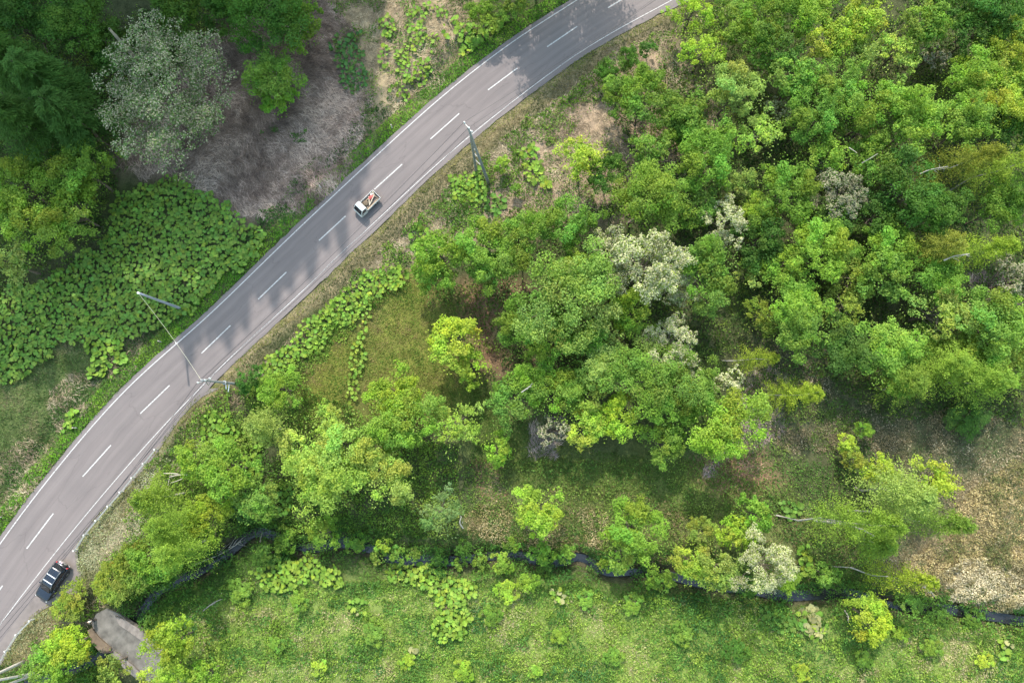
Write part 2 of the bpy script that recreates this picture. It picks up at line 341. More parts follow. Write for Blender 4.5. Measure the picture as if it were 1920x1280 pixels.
for a, b in (((1165, 0), (1140, 15)), ((1082, 50), (1026, 88)), ((970, 128), (915, 169)), ((861, 213), (807, 261)), ((754, 308), (702, 355)), ((648, 405), (598, 451)), ((537, 510), (484, 561)), ((432, 610), (378, 662)), ((318, 722), (263, 775)), ((208, 834), (155, 893)), ((100, 962), (50, 1028)), ((5, 1097), (-42, 1162))):
    L = np.array([g(*a)[:2], (g(*a)[:2]+g(*b)[:2])/2, g(*b)[:2]]); ribbon('centre_dash', offset(L, -.075), offset(L, .075), .004, M_PAINT, road, n=1)
# dark skid smudges and a crack-sealed joint stay part of the asphalt; the stream lies in its cut
SW = resample(STREAM, 140); ww = .34+.42*vnoise(SW, 3.5, 2)
st = np.gradient(SW, axis=0); st /= np.linalg.norm(st, axis=1, keepdims=True); nn = np.stack([-st[:, 1], st[:, 0]], 1)*ww[:, None]
tag(ribbon('stream', SW-nn, SW+nn, -1.02, M_WATER, n=2), 'narrow dark stream winding along the bottom field', 'stream', kind='structure')

# ------------------------------------------------------------------ wooded hillside beyond the upper left of the frame (its shade lies over the valley floor)
HZ = 90.0; back = HZ/math.tan(SUN_EL)*np.array((SUN_DIR.x, SUN_DIR.y))
SHADE = [(-700, 900), (-200, 800), (0, 770), (90, 745), (170, 715), (250, 690), (300, 678), (345, 690), (372, 712), (402, 690), (416, 636), (440, 668), (470, 598), (510, 608), (525, 570), (560, 566), (580, 500), (615, 500), (640, 452), (655, 425), (690, 356), (722, 322), (700, 300), (690, 250), (665, 180), (640, 110), (620, 50), (605, -40), (600, -160), (560, -420)]
crest = catmull(gp(SHADE)+back, 2)
hb = []
for p in crest:                                              # the slope falls outward from the crest to the ground beyond the frame
    if p[0] < -75: hb.append((p[0]-5, max(p[1]-34, 54)))
    else: hb.append((p[0]+14 if p[1] > 100 else p[0]+6, max(54, p[1]-38)))
hb = np.array(hb); tops = crest+back*.05
rows = []; rgh = np.random.default_rng(3)
for k, t in enumerate((0, .25, .5, .75, .95)):
    q = hb*(1-t)+tops*t; rows.append(np.column_stack([q, np.full(len(q), t*(HZ-7))+rgh.normal(0, 1.2, len(q))*(0 < t < .9)]))
far = tops+np.array((-60, 140)); rows.append(np.column_stack([far, np.full(len(far), HZ-10)])); rows.append(np.column_stack([far+(-40, 90), np.zeros(len(far))]))
m_ = len(crest); V = np.concatenate(rows); q = [(r*m_+i, r*m_+i+1, (r+1)*m_+i+1, (r+1)*m_+i) for r in range(len(rows)-1) for i in range(m_-1)]
hm = np_mesh('hillside', V, [np.array(q)], plain('hill_soil', (.05, .06, .03), .95, var=.4, scale=.3), smooth=True)
hill = tag(link('hillside', hm), 'steep wooded hillside above the valley to the upper left', 'hillside', kind='structure')
a = Acc()
for p in resample(crest, 330):                               # the trees along its crest and upper slope
    for k in range(2):
        h = rgh.uniform(5, 9) if k == 0 else rgh.uniform(4, 8); q = p+rgh.normal(0, 1.0, 2)+back*.02*(k*6+1); r = rgh.uniform(1.1, 2.0)
        n = 90; z = rgh.random(n)**.8; th = rgh.uniform(0, 6.28, n); rr = r*(1-z)**.7*np.sqrt(rgh.random(n))
        P = np.column_stack([q[0]+rr*np.cos(th), q[1]+rr*np.sin(th), HZ-8.5+z*h]); Vq, Fq = leaf_quads(rgh, P, unit(rvec(rgh, n)+(0, 0, .6)), 1.1, .8); a.add(Vq, Fq, np.array((.05, .09, .025)))
tag(link('hillside_forest', a.mesh('hillside_forest', M_GRASS)), 'trees along the crest of the hillside', 'forest', kind='stuff')

# ------------------------------------------------------------------ trees: crowns of leaf clumps on branched trunks
def trunk(rng, h, r0, tips, zfrom, lean=(0, 0), k=6):
    a = Acc(); top = np.array((lean[0], lean[1], h)); n = 6; ts = np.linspace(0, 1, n)
    pts = np.outer(ts, top)+np.column_stack([rng.normal(0, .02*h, n)*(ts > 0), rng.normal(0, .02*h, n)*(ts > 0), np.zeros(n)])
    V, q = tube(pts, r0*(1-.82*ts), k); a.add(V, q, (1, 1, 1))
    for c in tips:
        t = np.clip(rng.uniform(zfrom, .85)*min(1, max(c[2], .3*h)/h+.1), .1, .95); s = np.array([np.interp(t, ts, pts[:, i]) for i in range(3)]); m = (s+c)/2+np.array((0, 0, -.06*np.linalg.norm(c-s)))
        V, q = tube([s, m, c], [r0*.34, r0*.24, r0*.08], 4); a.add(V, q, (1, 1, 1))
    return a
def clumps(rng, Rr, Rz, zc, n, lo=.45, zmin=-.3, lobes=.16):
    d = rvec(rng, n*3); d = d[d[:, 2] > zmin][:n]; az = np.arctan2(d[:, 1], d[:, 0]); k1, k2 = rng.integers(2, 4), rng.integers(4, 7)
    lb = 1+lobes*np.sin(k1*az+rng.uniform(0, 6))+lobes*.7*np.sin(k2*az+rng.uniform(0, 6)); rad = (lo+(1-lo)*rng.random(len(d))**.6)*lb
    return np.column_stack([d[:, 0]*Rr*rad, d[:, 1]*Rr*rad, zc+d[:, 2]*Rz*(.45+.55*rng.random(len(d)))*np.clip(lb, .7, 1.3)])
def shell_leaves(rng, c, rc, n, ln, tone, flat=.75, up=.45):
    u = rvec(rng, n); u[:, 2] = np.where(rng.random(n) < .6, np.abs(u[:, 2]), u[:, 2]); P = c+u*rc*(.55+.5*rng.random(n)[:, None])*np.array((1, 1, flat))
    nn = unit(u*.55+np.array((0, 0, up))+rng.normal(0, .38, (n, 3))); V, F = leaf_quads(rng, P, nn, ln*rng.uniform(.7, 1.25, n), ln*.66)
    young = np.clip((u[:, 2]+.1), 0, 1)*rng.random(n)
    Cc = tone*(.78+.42*rng.random(n))[:, None]*np.stack([1+.35*young, 1+.16*young, 1-.12*young], 1)
    return V, F, Cc
def crown_broad(seed, Rr, dens=430, ln=.23, rz=.8, small=1.0, lo=.45, lobes=.2):
    """big boughs, each a cloud of leaf sprays, with gaps between the boughs"""
    rng = np.random.default_rng(seed); Rz = Rr*rz; zc = Rr*1.5; a = Acc()
    n1 = int(9+2.2*Rr/small); big = clumps(rng, Rr*.78, Rz*.85, zc, n1, lo, -.25, lobes); rb = Rr*rng.uniform(.24, .40, len(big))*small; cs, rcs, tn = [], [], []
    for c, r in zip(big, rb):
        hue = np.array((rng.uniform(.80, 1.10), rng.uniform(.92, 1.10), rng.uniform(.8, 1.15)))*rng.uniform(.86, 1.12)
        for _ in range(int(rng.integers(5, 9))):
            u = rvec(rng, 1)[0]; u[2] = abs(u[2])*.8; cs.append(c+u*r*rng.uniform(.55, 1.05)*np.array((1, 1, .75))); rcs.append(r*rng.uniform(.30, .55)); tn.append(hue*rng.uniform(.85, 1.15))
    cs = np.array(cs); rcs = np.array(rcs); tot = dens*Rr*Rr; wt = rcs**2/np.sum(rcs**2)
    for c, rc, f, t in zip(cs, rcs, wt, tn): a.add(*shell_leaves(rng, c, rc, max(int(tot*f), 10), ln, t))
    n = int(tot*.10); P = clumps(rng, Rr*.9, Rz, zc, n, .3, lobes=lobes); V, F = leaf_quads(rng, P, unit(rng.normal(0, .6, (len(P), 3))+(0, 0, .7)), ln, ln*.66); a.add(V, F, np.repeat(rng.uniform(.8, 1.15, len(P))[:, None], 3, 1))
    return a, trunk(rng, zc+.45*Rz, .07+.028*Rr, np.vstack([big, cs[rng.permutation(len(cs))[:6]]]) if Rr > 2 else big[:5], .35)
def crown_feather(seed, Rr, dens=400):
    """slender crown: arching twigs hung with small leaves along a tall trunk; height about 4.2 radii"""
    rng = np.random.default_rng(seed); h = Rr*3.9; a = Acc(); nb = int(70+22*Rr); tips = []; lean = rng.normal(0, .05*h, 2); per = int(dens*Rr*Rr*2.0/nb)
    for i in range(nb):
        z = h*(.32+.68*rng.random()**.85); t = z/h; L = Rr*(1.15-.85*((t-.32)/.68)**1.5)*rng.uniform(.55, 1.1); az = rng.uniform(0, 6.283); d = np.array((math.cos(az), math.sin(az), 0))
        s = np.array((lean[0]*t, lean[1]*t, z-.1*L)); ts = rng.random(per)**.7; P = s+np.outer(ts*L, d)+np.outer(.55*L*ts-.5*L*ts**2, (0, 0, 1.))+rng.normal(0, .13*L*.6+.05, (per, 3))
        V, F = leaf_quads(rng, P, unit(rng.normal(0, .5, (per, 3))+(0, 0, .6)), .19*rng.uniform(.7, 1.3, per), .12); tone = rng.uniform(.8, 1.2)
        a.add(V, F, tone*np.stack([.85+.4*ts, .9+.2*ts, np.full(per, .95)], 1)*rng.uniform(.8, 1.15, per)[:, None])
        if i % 3 == 0: tips.append(s+d*L*.8+np.array((0, 0, .1*L)))
    return a, trunk(rng, h*.98, .05+.03*Rr, [], .3, lean), tips
def crown_flower(seed, Rr, dens=520, white=.6):
    rng = np.random.default_rng(seed); zc = Rr*1.3; Rz = Rr*.95; a = Acc(); f = Acc(); cs, rcs, hs = [], [], []
    for c in clumps(rng, Rr*.82, Rz*.9, zc, int(16+(5 if Rr < 5 else 15)*Rr), .35 if Rr < 5 else .2, -.25, .2 if Rr < 5 else .1):
        r = Rr*rng.uniform(.15, .27)*(1 if Rr < 5 else .75); h = rng.uniform(.75, 1.15)
        for _ in range(7):
            u = rvec(rng, 1)[0]; u[2] = abs(u[2])*.8; cs.append(c+u*r*rng.uniform(.5, 1.05)); rcs.append(r*rng.uniform(.28, .5)); hs.append(h*rng.uniform(.85, 1.15))
    tot = dens*Rr*Rr; wt = np.array(rcs)**2; wt /= wt.sum()
    for c, rc, h, k in zip(cs, rcs, hs, wt):
        V, F, Cc = shell_leaves(rng, c, rc, max(4, int(tot*k*(1-white))), .2, np.array((1, 1, 1))*h); a.add(V, F, Cc)
        m = max(6, int(tot*k*white)); V, F, Cc = shell_leaves(rng, c+(0, 0, .05), rc*1.05, m, .17, np.array((1, 1, 1)), up=.7)
        f.add(V, F, np.array((.60, .60, .43))*h*rng.uniform(.6, 1.15, m)[:, None])
    return a, f, trunk(rng, zc+.5*Rz, .06+.025*Rr, np.array(cs)[rng.permutation(len(cs))[:24]], .25)
def crown_conifer(seed, Rr, dens=300):
    rng = np.random.default_rng(seed); h = Rr*3.2; a = Acc(); nb = int(90+10*Rr); per = int(dens*Rr*Rr*1.6/nb)
    for i in range(nb):
        t = .25+.75*rng.random()**.8; L = Rr*(1.25-t)*1.15*rng.uniform(.7, 1.1); az = rng.uniform(0, 6.283); d = np.array((math.cos(az), math.sin(az), 0)); b = np.array((-d[1], d[0], 0))
        s = np.array((0, 0, h*t)); ts = rng.random(per)**.6; sd_ = rng.normal(0, .16*L, per)*ts
        P = s+np.outer(ts*L, d)+np.outer(sd_, b)-np.outer(.28*L*ts**1.6, (0, 0, 1.))+rng.normal(0, .06, (per, 3)); T = d+np.outer(np.sign(sd_)*.7, b)+rng.normal(0, .2, (per, 3))-np.array((0, 0, .35))
        V, F = leaf_quads(rng, P, unit(rng.normal(0, .35, (per, 3))+(0, 0, 1.)), .5*rng.uniform(.7, 1.2, per), .10, T=T); a.add(V, F, (rng.uniform(.75, 1.15)*(.8+.35*ts))[:, None]*np.ones(3))
    return a, trunk(rng, h, .06+.035*Rr, [], .3)

LIB = {}
def lib(kind, r):
    """the crown and trunk meshes of a kind nearest to radius r; a few of each, shared between trees"""
    sizes = {'B': (1.2, 2.2, 3.2, 4.4, 5.4), 'T': (2.2, 3.2, 4.4), 'F': (1.6, 2.6, 3.6), 'W': (1.8, 3.0, 4.4, 7.0), 'C': (3.4, 4.6), 'S': (.9, 1.4, 2.2)}[kind]
    R0 = min(sizes, key=lambda s: abs(math.log(s/r))); nv = {'B': 3, 'T': 2, 'F': 2, 'W': 2 if R0 < 5 else 1, 'C': 2, 'S': 3}[kind]; v = rl.integers(nv); key = (kind, R0, int(v))
    if key not in LIB:
        sd_ = hash((ord(kind), int(R0*10), int(v))) % 99991; extra = None
        if kind in 'B': a, t = crown_broad(sd_, R0, 430 if R0 > 2 else 620, .24 if R0 > 1.5 else .19)
        elif kind == 'T': a, t = crown_broad(sd_, R0, 270, .23, .9, .82, .3, .28)
        elif kind == 'S': a, t = crown_broad(sd_, R0, 750, .19, .75, 1.1, .5, .10)
        elif kind == 'F': a, t, _ = crown_feather(sd_, R0)
        elif kind == 'C': a, t = crown_conifer(sd_, R0)
        else:
            a, extra, t = crown_flower(sd_, R0, white=.5 if R0 > 5 else .66, dens=430 if R0 > 5 else 560); extra = extra.mesh('blossom', M_PETAL)
        LIB[key] = (a.mesh('crown', M_LEAF), t.mesh('trunk', M_BIRCH if kind == 'F' else M_BARK, True), extra)
    return R0, LIB[key]
rl = np.random.default_rng(11)
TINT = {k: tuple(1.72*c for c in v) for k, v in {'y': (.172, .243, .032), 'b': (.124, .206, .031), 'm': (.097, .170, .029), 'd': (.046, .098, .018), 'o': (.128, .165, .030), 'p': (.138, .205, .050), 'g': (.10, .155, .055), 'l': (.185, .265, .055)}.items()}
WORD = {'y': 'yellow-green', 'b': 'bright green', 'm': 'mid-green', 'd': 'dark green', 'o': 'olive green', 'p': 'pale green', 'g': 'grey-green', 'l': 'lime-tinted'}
KW = {'B': 'broadleaf tree', 'T': 'loose open tree', 'F': 'slender tree', 'W': 'white-blossomed tree', 'C': 'drooping conifer', 'S': 'rounded bush'}
NM = {'B': 'broadleaf_tree', 'T': 'open_tree', 'F': 'slender_tree', 'W': 'blossom_tree', 'C': 'conifer', 'S': 'bush'}
CAT = {'B': 'tree', 'T': 'tree', 'F': 'tree', 'W': 'tree', 'C': 'tree', 'S': 'bush'}
ZREL = {'B': 1.6, 'T': 1.6, 'F': 2.6, 'W': 1.45, 'C': 1.8, 'S': 1.2}
seen_labels = {}
def plant(px, py, r, kind, tint, phrase, group=None, tall=1.0, lift=0.0, name=None, cat=None, word=None, lean=0.0):
    rm = r/14.9; zc = 0
    for _ in range(3): rm = r*(CAM[2]-zc)/F_PX*(1.2 if kind == 'W' else 1.24 if kind == 'B' and px > 1150 and py < 780 else 1.14 if kind == 'B' else 1.1); zc = rm*ZREL[kind]*tall+lift
    p = g(px, py, zc); x, y = p[0], p[1]; z0 = float(terrain(np.array([[x, y]]))[0])
    R0, (cm, tm, ex) = lib(kind, rm); s = rm/R0
    e = empty(name or NM[kind], (x, y, z0-.05), rl.uniform(0, 6.28)); e.scale = (s, s, s*tall*(1+lift/max(zc, .1))*rl.uniform(.95, 1.05))
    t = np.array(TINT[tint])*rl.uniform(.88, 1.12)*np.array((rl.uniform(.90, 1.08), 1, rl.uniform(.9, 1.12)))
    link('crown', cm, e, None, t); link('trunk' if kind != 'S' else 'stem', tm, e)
    if lean:
        e.location.x -= zc*math.sin(lean)*.9; e.rotation_euler = (0, lean, 0); e.scale = (s*.78, s*.78, s*tall*1.05)
    if kind == 'W' and r > 100: e.scale = (s*1.22, s*1.22, s*.82)
    if ex: link('blossom', ex, e, None, (.62, .60, .54) if tint in 'gd' else (.86, .88, .72) if tint == 'p' else (.95, .92, .8))  # petals greyer: shade painted into the dark-tinted trees' blossom, fading bloom on grey-tinted ones
    size = 'small ' if r < 22 else ('large ' if r > 62 else '')
    lab = f"{size}{word or (WORD[tint]+' '+KW[kind] if kind != 'W' else KW[kind])} {phrase}"
    tag(e, lab, cat or CAT[kind], group); seen_labels[lab] = seen_labels.get(lab, 0)+1
    return e
TREES = """
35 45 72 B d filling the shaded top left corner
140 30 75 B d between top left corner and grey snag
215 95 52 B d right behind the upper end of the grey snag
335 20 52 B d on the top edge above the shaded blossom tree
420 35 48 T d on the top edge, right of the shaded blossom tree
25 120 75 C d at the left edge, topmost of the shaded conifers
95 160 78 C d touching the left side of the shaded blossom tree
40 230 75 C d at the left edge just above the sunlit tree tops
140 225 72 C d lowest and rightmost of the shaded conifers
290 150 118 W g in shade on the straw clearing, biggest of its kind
500 30 78 B d on the top edge, right of the straw clearing
560 45 50 B m at the top right corner of the straw clearing
430 -5 50 B d cut by the top edge right of the blossom tree
25 345 62 B b at the left edge, sunlit under the conifers
75 300 45 T b at the foot of the left edge conifers
148 320 62 B m dense and round at the left end of the straw clearing
60 415 65 B b at the left edge between straw clearing and butterbur field
140 400 50 B m at the top left corner of the butterbur field
20 495 52 T p thin at the left edge beside the butterbur field
905 30 34 S m on the top edge beside the road, in its own shade
955 5 36 S m at the top edge touching the road verge
1300 20 46 T y at the top edge just right of the road
1318 95 48 T y on the forest edge below the upper road verge
1378 40 44 B m at the top edge, second tree right of the road
1378 165 50 B p perfectly round at the top of the forest, standing apart
1442 35 52 B m at the top edge, third tree right of the road
1448 98 46 B d tucked behind the round pale tree to its upper right
1512 22 50 B b at the top edge above the two brightest crowns
1550 78 46 B y bright, under the middle of the forest's top edge
1618 38 46 B y brightest of the crowns on the top edge
1490 145 48 B m right of the round pale tree
1686 92 50 T l tall and frayed in the upper middle of the forest
1612 112 46 T p left of the frayed lime-tinted tree
1570 160 50 B m below the pale open tree in the upper forest
1730 45 46 B m at the top edge left of the dark corner
1775 15 42 B d at the top edge beside the small reddish gap
1855 20 56 B d in the top right corner of the picture
1830 62 46 B d just under the top right corner
1905 84 52 B y cut by the right edge below the top right corner
1850 114 50 B b one crown in from the right edge, upper of a bright trio
1822 160 50 B b in the bright trio, lower left crown near the right edge
1862 190 54 B y in the bright trio, lowest crown near the right edge
1900 145 46 B b cut by the right edge beside the bright trio
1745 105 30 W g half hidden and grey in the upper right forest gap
1676 168 32 T l low, above the dark gap of the upper right forest
1462 208 25 W p small among crowns below the round pale tree
1522 222 52 B m in the forest, right of the little blossom tree
1640 205 58 B m in the centre of the upper right forest
1716 232 58 B b left and below the bright trio at the right edge
1422 250 50 T l below the round pale tree, with bare twigs showing
1330 262 45 B m on the pinkish gap's lower rim in the forest
1288 240 36 B d on the left rim of the pinkish gap in the forest
1610 250 48 T m above the bare white branch in the forest
1810 235 52 B m in from the right edge below the bright trio
1895 230 48 B d cut by the right edge a fifth of the way down
1548 296 52 T b leaning over the shaded blossom tree of the forest
1640 300 46 B m right of the bare grey branch in the forest
1322 305 56 B b in the forest's left part, above the shaded hollow
1394 340 40 T p between the two big rounded trees of the forest's left half
1476 358 58 B m large rounded at the left rim of the dark hollow
1424 395 36 B y low against the big rounded tree at the hollow's rim
1797 300 52 F o near the right edge with twigs spread right
1886 312 58 F b at the right edge, tallest slender one there
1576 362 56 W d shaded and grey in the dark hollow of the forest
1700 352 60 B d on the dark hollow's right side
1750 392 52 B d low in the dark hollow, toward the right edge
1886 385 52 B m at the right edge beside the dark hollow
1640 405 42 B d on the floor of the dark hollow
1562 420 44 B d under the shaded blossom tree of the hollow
1300 385 44 B m above the big white-blossomed pair
1358 420 44 W p right of the mid-forest trees, upper one of the white pair
1210 497 74 W p biggest sunlit one, in the middle of the wood
1150 480 42 W p on the left flank of the biggest sunlit blossom tree
1262 535 42 W p on the right flank of the biggest sunlit blossom tree
1327 515 56 B m right beside the biggest sunlit blossom tree
1425 452 46 B d under the left crowns of the dark hollow
1536 464 60 B b tallest, below the dark hollow in the right forest
1468 500 42 B b left shoulder of the tallest tree below the hollow
1580 480 36 B m right shoulder of the tallest tree below the hollow
1668 470 50 B b with a pointed top, below the dark hollow
1660 515 48 B m under the pointed bright tree below the hollow
1757 470 46 F o left of the bright leaning slender tree
1820 465 56 F y leaning right with a bare white stem, near the right edge
1415 514 36 T l with pale spring leaves, left of the tallest tree
1432 590 40 T o thin, with bare branches under the pale spring-leaved tree
1497 562 52 B b right of the thin olive tree
1600 522 46 T o greyish, in the middle of the right-hand wood
1584 575 50 T o darker, below the greyish open tree
1757 520 50 B m left of the grey blossom tree at the right edge
1765 585 66 T p sparse grey-topped, in the right-hand wood
1497 620 50 B m lowest on the left of the right-hand wood
1582 655 56 B d bluish, at the lower border of the right-hand wood
1660 655 56 B b round and lit, at the lower border of the wood
1730 640 46 T m between the lit round tree and the right edge group
1852 600 58 B m below the grey blossom tree, near the right edge
1902 590 48 B b cut by the right edge, just under the grey blossom tree
1834 660 58 B b near the right edge, in the lower row of the wood
1888 675 52 B m cut by the right edge in the lower row of the wood
1784 684 52 F b stretching right in the lower row of the wood
1684 690 50 B m in the lower row, under the round lit tree
1700 718 48 F m on the wood's lowest border over the thicket
1844 712 50 F b on the lowest border near the right edge
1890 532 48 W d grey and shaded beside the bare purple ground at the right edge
828 480 52 B b nearest the roadside of the middle wood, leftmost crown
904 462 62 B b behind the roadside, left half of the twin crowns
974 458 58 B m right half of the twin crowns near the roadside
926 510 46 B m in the lower middle of the twin crowns by the roadside
812 522 42 B b lower left end of the roadside twin crowns
1062 420 54 B m dark-sided, between the twin crowns and the blossom trees
1062 560 88 B p broadest crown, in the middle of the picture
1092 520 56 B b upper half of the broadest middle crown
982 605 55 B m left lower flank of the broadest middle crown
1028 636 55 B m at the foot of the broadest middle crown
1102 620 52 B m right lower flank of the broadest middle crown
1184 588 40 B b sapling under the biggest sunlit blossom tree
852 640 50 B y glowing at the right rim of the olive meadow
888 688 36 B y smaller glowing one below its like at the meadow rim
1137 680 58 B p upper left of the big lower group above the shaded meadow
1230 712 66 B m centre of the big lower group above the shaded meadow
1262 745 50 B b right of centre in the big lower group
1026 722 56 B b left middle of the big lower group
970 748 52 B m leftmost of the big lower group
1078 735 50 B m left of centre in the big lower group
1098 795 44 B y front left bright one of the big lower group
1165 780 44 B y front middle bright one of the big lower group
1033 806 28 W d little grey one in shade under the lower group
1252 648 50 W l behind the big lower group, upper white crown
1275 685 36 W l tucked right behind the big lower group
1246 832 40 B m lowest tip of the big lower group
1364 796 70 B b round at the right end of the lower group
1302 742 50 B m joining the round right-end tree to the lower group
1366 722 30 W p beside the purple straw strip right of the lower group
1424 668 34 F y lying over the straw strip, upper of two
1488 740 46 F y lying over the straw strip's end, lower of two
741 740 52 B y upper crown of the trio below the olive meadow
760 785 60 B b middle crown of the trio below the olive meadow
852 795 50 T l right crown of the trio below the olive meadow
750 820 40 B b lowest crown of the trio below the olive meadow
930 840 30 B y alone between the trio and the shaded meadow
1090 300 54 T y thin, on the pinkish slope above the middle wood
1164 180 38 B m nearest to the leafy bank below the upper road
1208 190 46 B m second from the leafy bank below the upper road
1212 285 52 T m in the middle of the pinkish slope's right border
1275 205 44 B m upper right border of the pinkish slope
1255 240 36 B m just below the upper right border of the pinkish slope
1207 382 72 B m large, over the white blossom trees, left in the wood
1140 330 40 B d shading the pinkish slope's lower right end
1208 135 22 F m standing on the leafy bank below the upper road
524 728 40 B b beside the crossing-wire pole's hidden foot
497 800 42 F p feathery, below the crossing-wire pole
463 708 26 B d hiding the foot of the crossing-wire pole
605 905 66 B l low spreading maple-like, left of the trio
650 850 66 B l broad, top of the pale mass left of the trio
715 880 58 B l right part of the pale mass left of the trio
570 850 50 B l left part of the pale mass left of the trio
620 790 36 T l topmost tip of the pale mass left of the trio
430 880 52 B b in the thicket between guard rail and stream
380 860 42 B b above the pile of bleached branches
480 930 46 B m in the thicket just above where the stream shows
292 934 42 F m feathery, right of the lower guard rail
322 985 46 F m feathery, second down from the branch pile
336 1030 46 F b feathery, over the stream's hidden bend
295 1045 46 B m low, upstream of the concrete bridge
390 965 42 B y yellowish in the thicket by the stream's hidden bend
255 1062 42 B o dense olive, right of the parked dark car
214 1092 38 B o ragged olive, between the car and the bridge
136 1114 28 B o leaning over the bridge from the roadside
118 1142 26 B o nearest to the dark car's bonnet
276 1080 36 B d dark, hanging over the stream above the bridge
322 1208 46 B y rounded glowing one right of the bridge
305 1262 38 B y lower one right of the bridge, near the bottom edge
124 1216 40 B y between the bridge and the white pole
90 1252 42 B b at the bottom edge beside the white pole
206 1250 32 T o at the bottom edge under the bridge's left parapet
388 1265 30 B b at the bottom edge right of the bridge trees
825 960 40 T g with bare white twigs, above the stream
1008 955 46 B y over the tan patch above the stream
1190 990 58 B b tallest of the bright stream bank trees
1162 1040 30 B l small bush at the foot of the bright bank tree
1649 880 40 T y left top of the yellow pair in the bamboo grass
1750 905 50 T y right top of the yellow pair in the bamboo grass
1686 925 58 F p between the yellow pair, leaning right
1735 975 54 F m lower right of the yellow pair
1602 985 60 F b leaning with a long white trunk above the stream thicket
1650 1015 40 F m behind the long bare white trunk
1297 1052 38 B y bright bush-like, left of the grey blossom tree by the stream
1347 1066 42 B p touching the grey blossom tree by the stream
1387 998 36 B y over the stream, above the grey blossom tree
1411 965 34 B b above the yellow one by the grey blossom tree
1434 1060 52 W p twiggy and greyish at the stream bank
1690 1085 42 F y leaning over the stream with a white trunk, right part
1633 1160 42 B y low beside the pale butterbur in the bottom field
1589 833 20 S y glowing alone in the dark bamboo grass
1616 803 18 S m low in the dark bamboo grass above the glowing bush
1811 785 40 S d low at the dark foot of the right-hand wood
513 140 60 B m leafy, standing alone at the right of the straw clearing
520 180 34 B b in front of the lone leafy tree on the straw clearing
939 312 18 S b beside the A-shaped pole's foot
966 360 13 S m on the pinkish slope below the A-shaped pole
1138 140 26 S d left half of the leafy bank below the upper road
1175 118 26 S d right half of the leafy bank below the upper road
1215 95 18 S d top end of the leafy bank below the upper road
660 1020 22 S m on the stream, first of the row right of the white sticks
706 1046 18 S m in the stream row, beside the stream's first dark pool
745 1042 18 S m in the stream row, right of the first dark pool
772 1042 16 S m in the stream row, fourth from the left
718 1021 16 S b on the upper bank over the stream row
822 1045 19 S d darkest of the stream row, midway
860 1060 14 S m between two dark pools of the stream
900 1056 17 S m left of the widest tuft by the stream
942 1056 24 S b widest tuft by the stream under the tan patch
1016 1038 26 S m on the upper stream bank, right of the tan patch
1058 1040 22 S m on the upper stream bank, left of the bright bank tree
1020 1064 20 S d lower bank, under the tan patch's right end
1137 1062 17 S b under the bright bank tree at the water
1246 1090 26 S m on the lower bank, left of the bright bush-like tree
870 1030 20 S d on the dark upper bank under the tan patch
960 1022 16 S m on the upper bank between tan patch and widest tuft
535 1012 26 S m right of the white sticks over the stream
610 1000 30 S b on the upper bank left of the stream row
500 1040 26 S d beside the two white sticks by the stream
1310 1000 30 S o between the bright bank tree and the yellow one
1470 1085 30 S b under the grey blossom tree at the water
1545 1075 28 S m on the upper bank, left of the leaning white trunk
1840 1165 26 S d at the water, far right
1770 1160 24 S d at the water under the pale tan thicket
1720 1130 24 S m at the water, left of the pale tan thicket
1595 860 22 S o below the glowing bush in the bamboo grass
1230 1090 20 S m on the lower bank beside a pool
450 1110 26 S m in the grass left of the butterbur by the stream
560 1130 22 S m under the left butterbur bed of the field
950 1110 24 S y right of the middle butterbur bed
990 1090 22 S b above the middle of the bottom field
1100 1120 20 S m in the bottom field below the pools
1190 1130 24 S m in the bottom field, right of the little pale butterbur
1420 1110 20 S d at the water's lower bank right of centre
700 1190 22 S m in the bottom field, left of the butterbur column
920 1150 22 S m in the bottom field, right of the butterbur column
1050 1190 18 S b in the middle of the bottom field
1150 1230 20 S m near the bottom edge, right of centre
760 1240 18 S y near the bottom edge, left of centre
870 1255 22 S y at the bottom edge under the butterbur column
520 1210 18 S m in the bottom field's left part
600 1250 16 S y near the bottom edge, further left
1000 1255 16 S b at the bottom edge, centre
1280 1190 22 S m in the shaded streak of the bottom field
1380 1220 26 S d lower end of the shaded streak in the field
1500 1260 18 S y at the bottom edge, right of the shaded streak
1620 1235 18 S b near the bottom edge, right part
1750 1215 24 S m in the right part of the bottom field
1850 1240 20 S y near the bottom right corner
1690 1190 18 S b below the low yellow-green tree in the field
"""
LEAN = {(1424, 668): .75, (1488, 740): .8, (1690, 1085): .7, (1820, 465): .6, (1602, 985): .55, (1797, 300): .5, (1735, 975): .5, (1886, 312): .4}
for ln in TREES.strip().splitlines():
    px, py, r, k, t, ph = ln.split(None, 5); px, py, r = float(px), float(py), float(r)*(.86 if k == 'S' and float(py) > 1000 else 1)
    grp = 'rounded bushes along the stream and in the field' if k == 'S' else ('trees of the wood' if k in 'BTF' else 'white-blossomed trees' if k == 'W' else 'shaded conifers')
    plant(px, py, r, k, t, ph, grp, lean=LEAN.get((px, py), 0), tall=.35 if ph.startswith('low at the dark foot') else .6 if (px, py) in ((136, 1114), (214, 1092), (118, 1142)) else .45 if k == 'S' and py > 1100 else (1.35 if k == 'W' and py > 400 else .8 if px > 1400 and 630 < py < 780 else 1.15 if k == 'B' and r > 44 and py < 640 and px > 780 else 1.0))
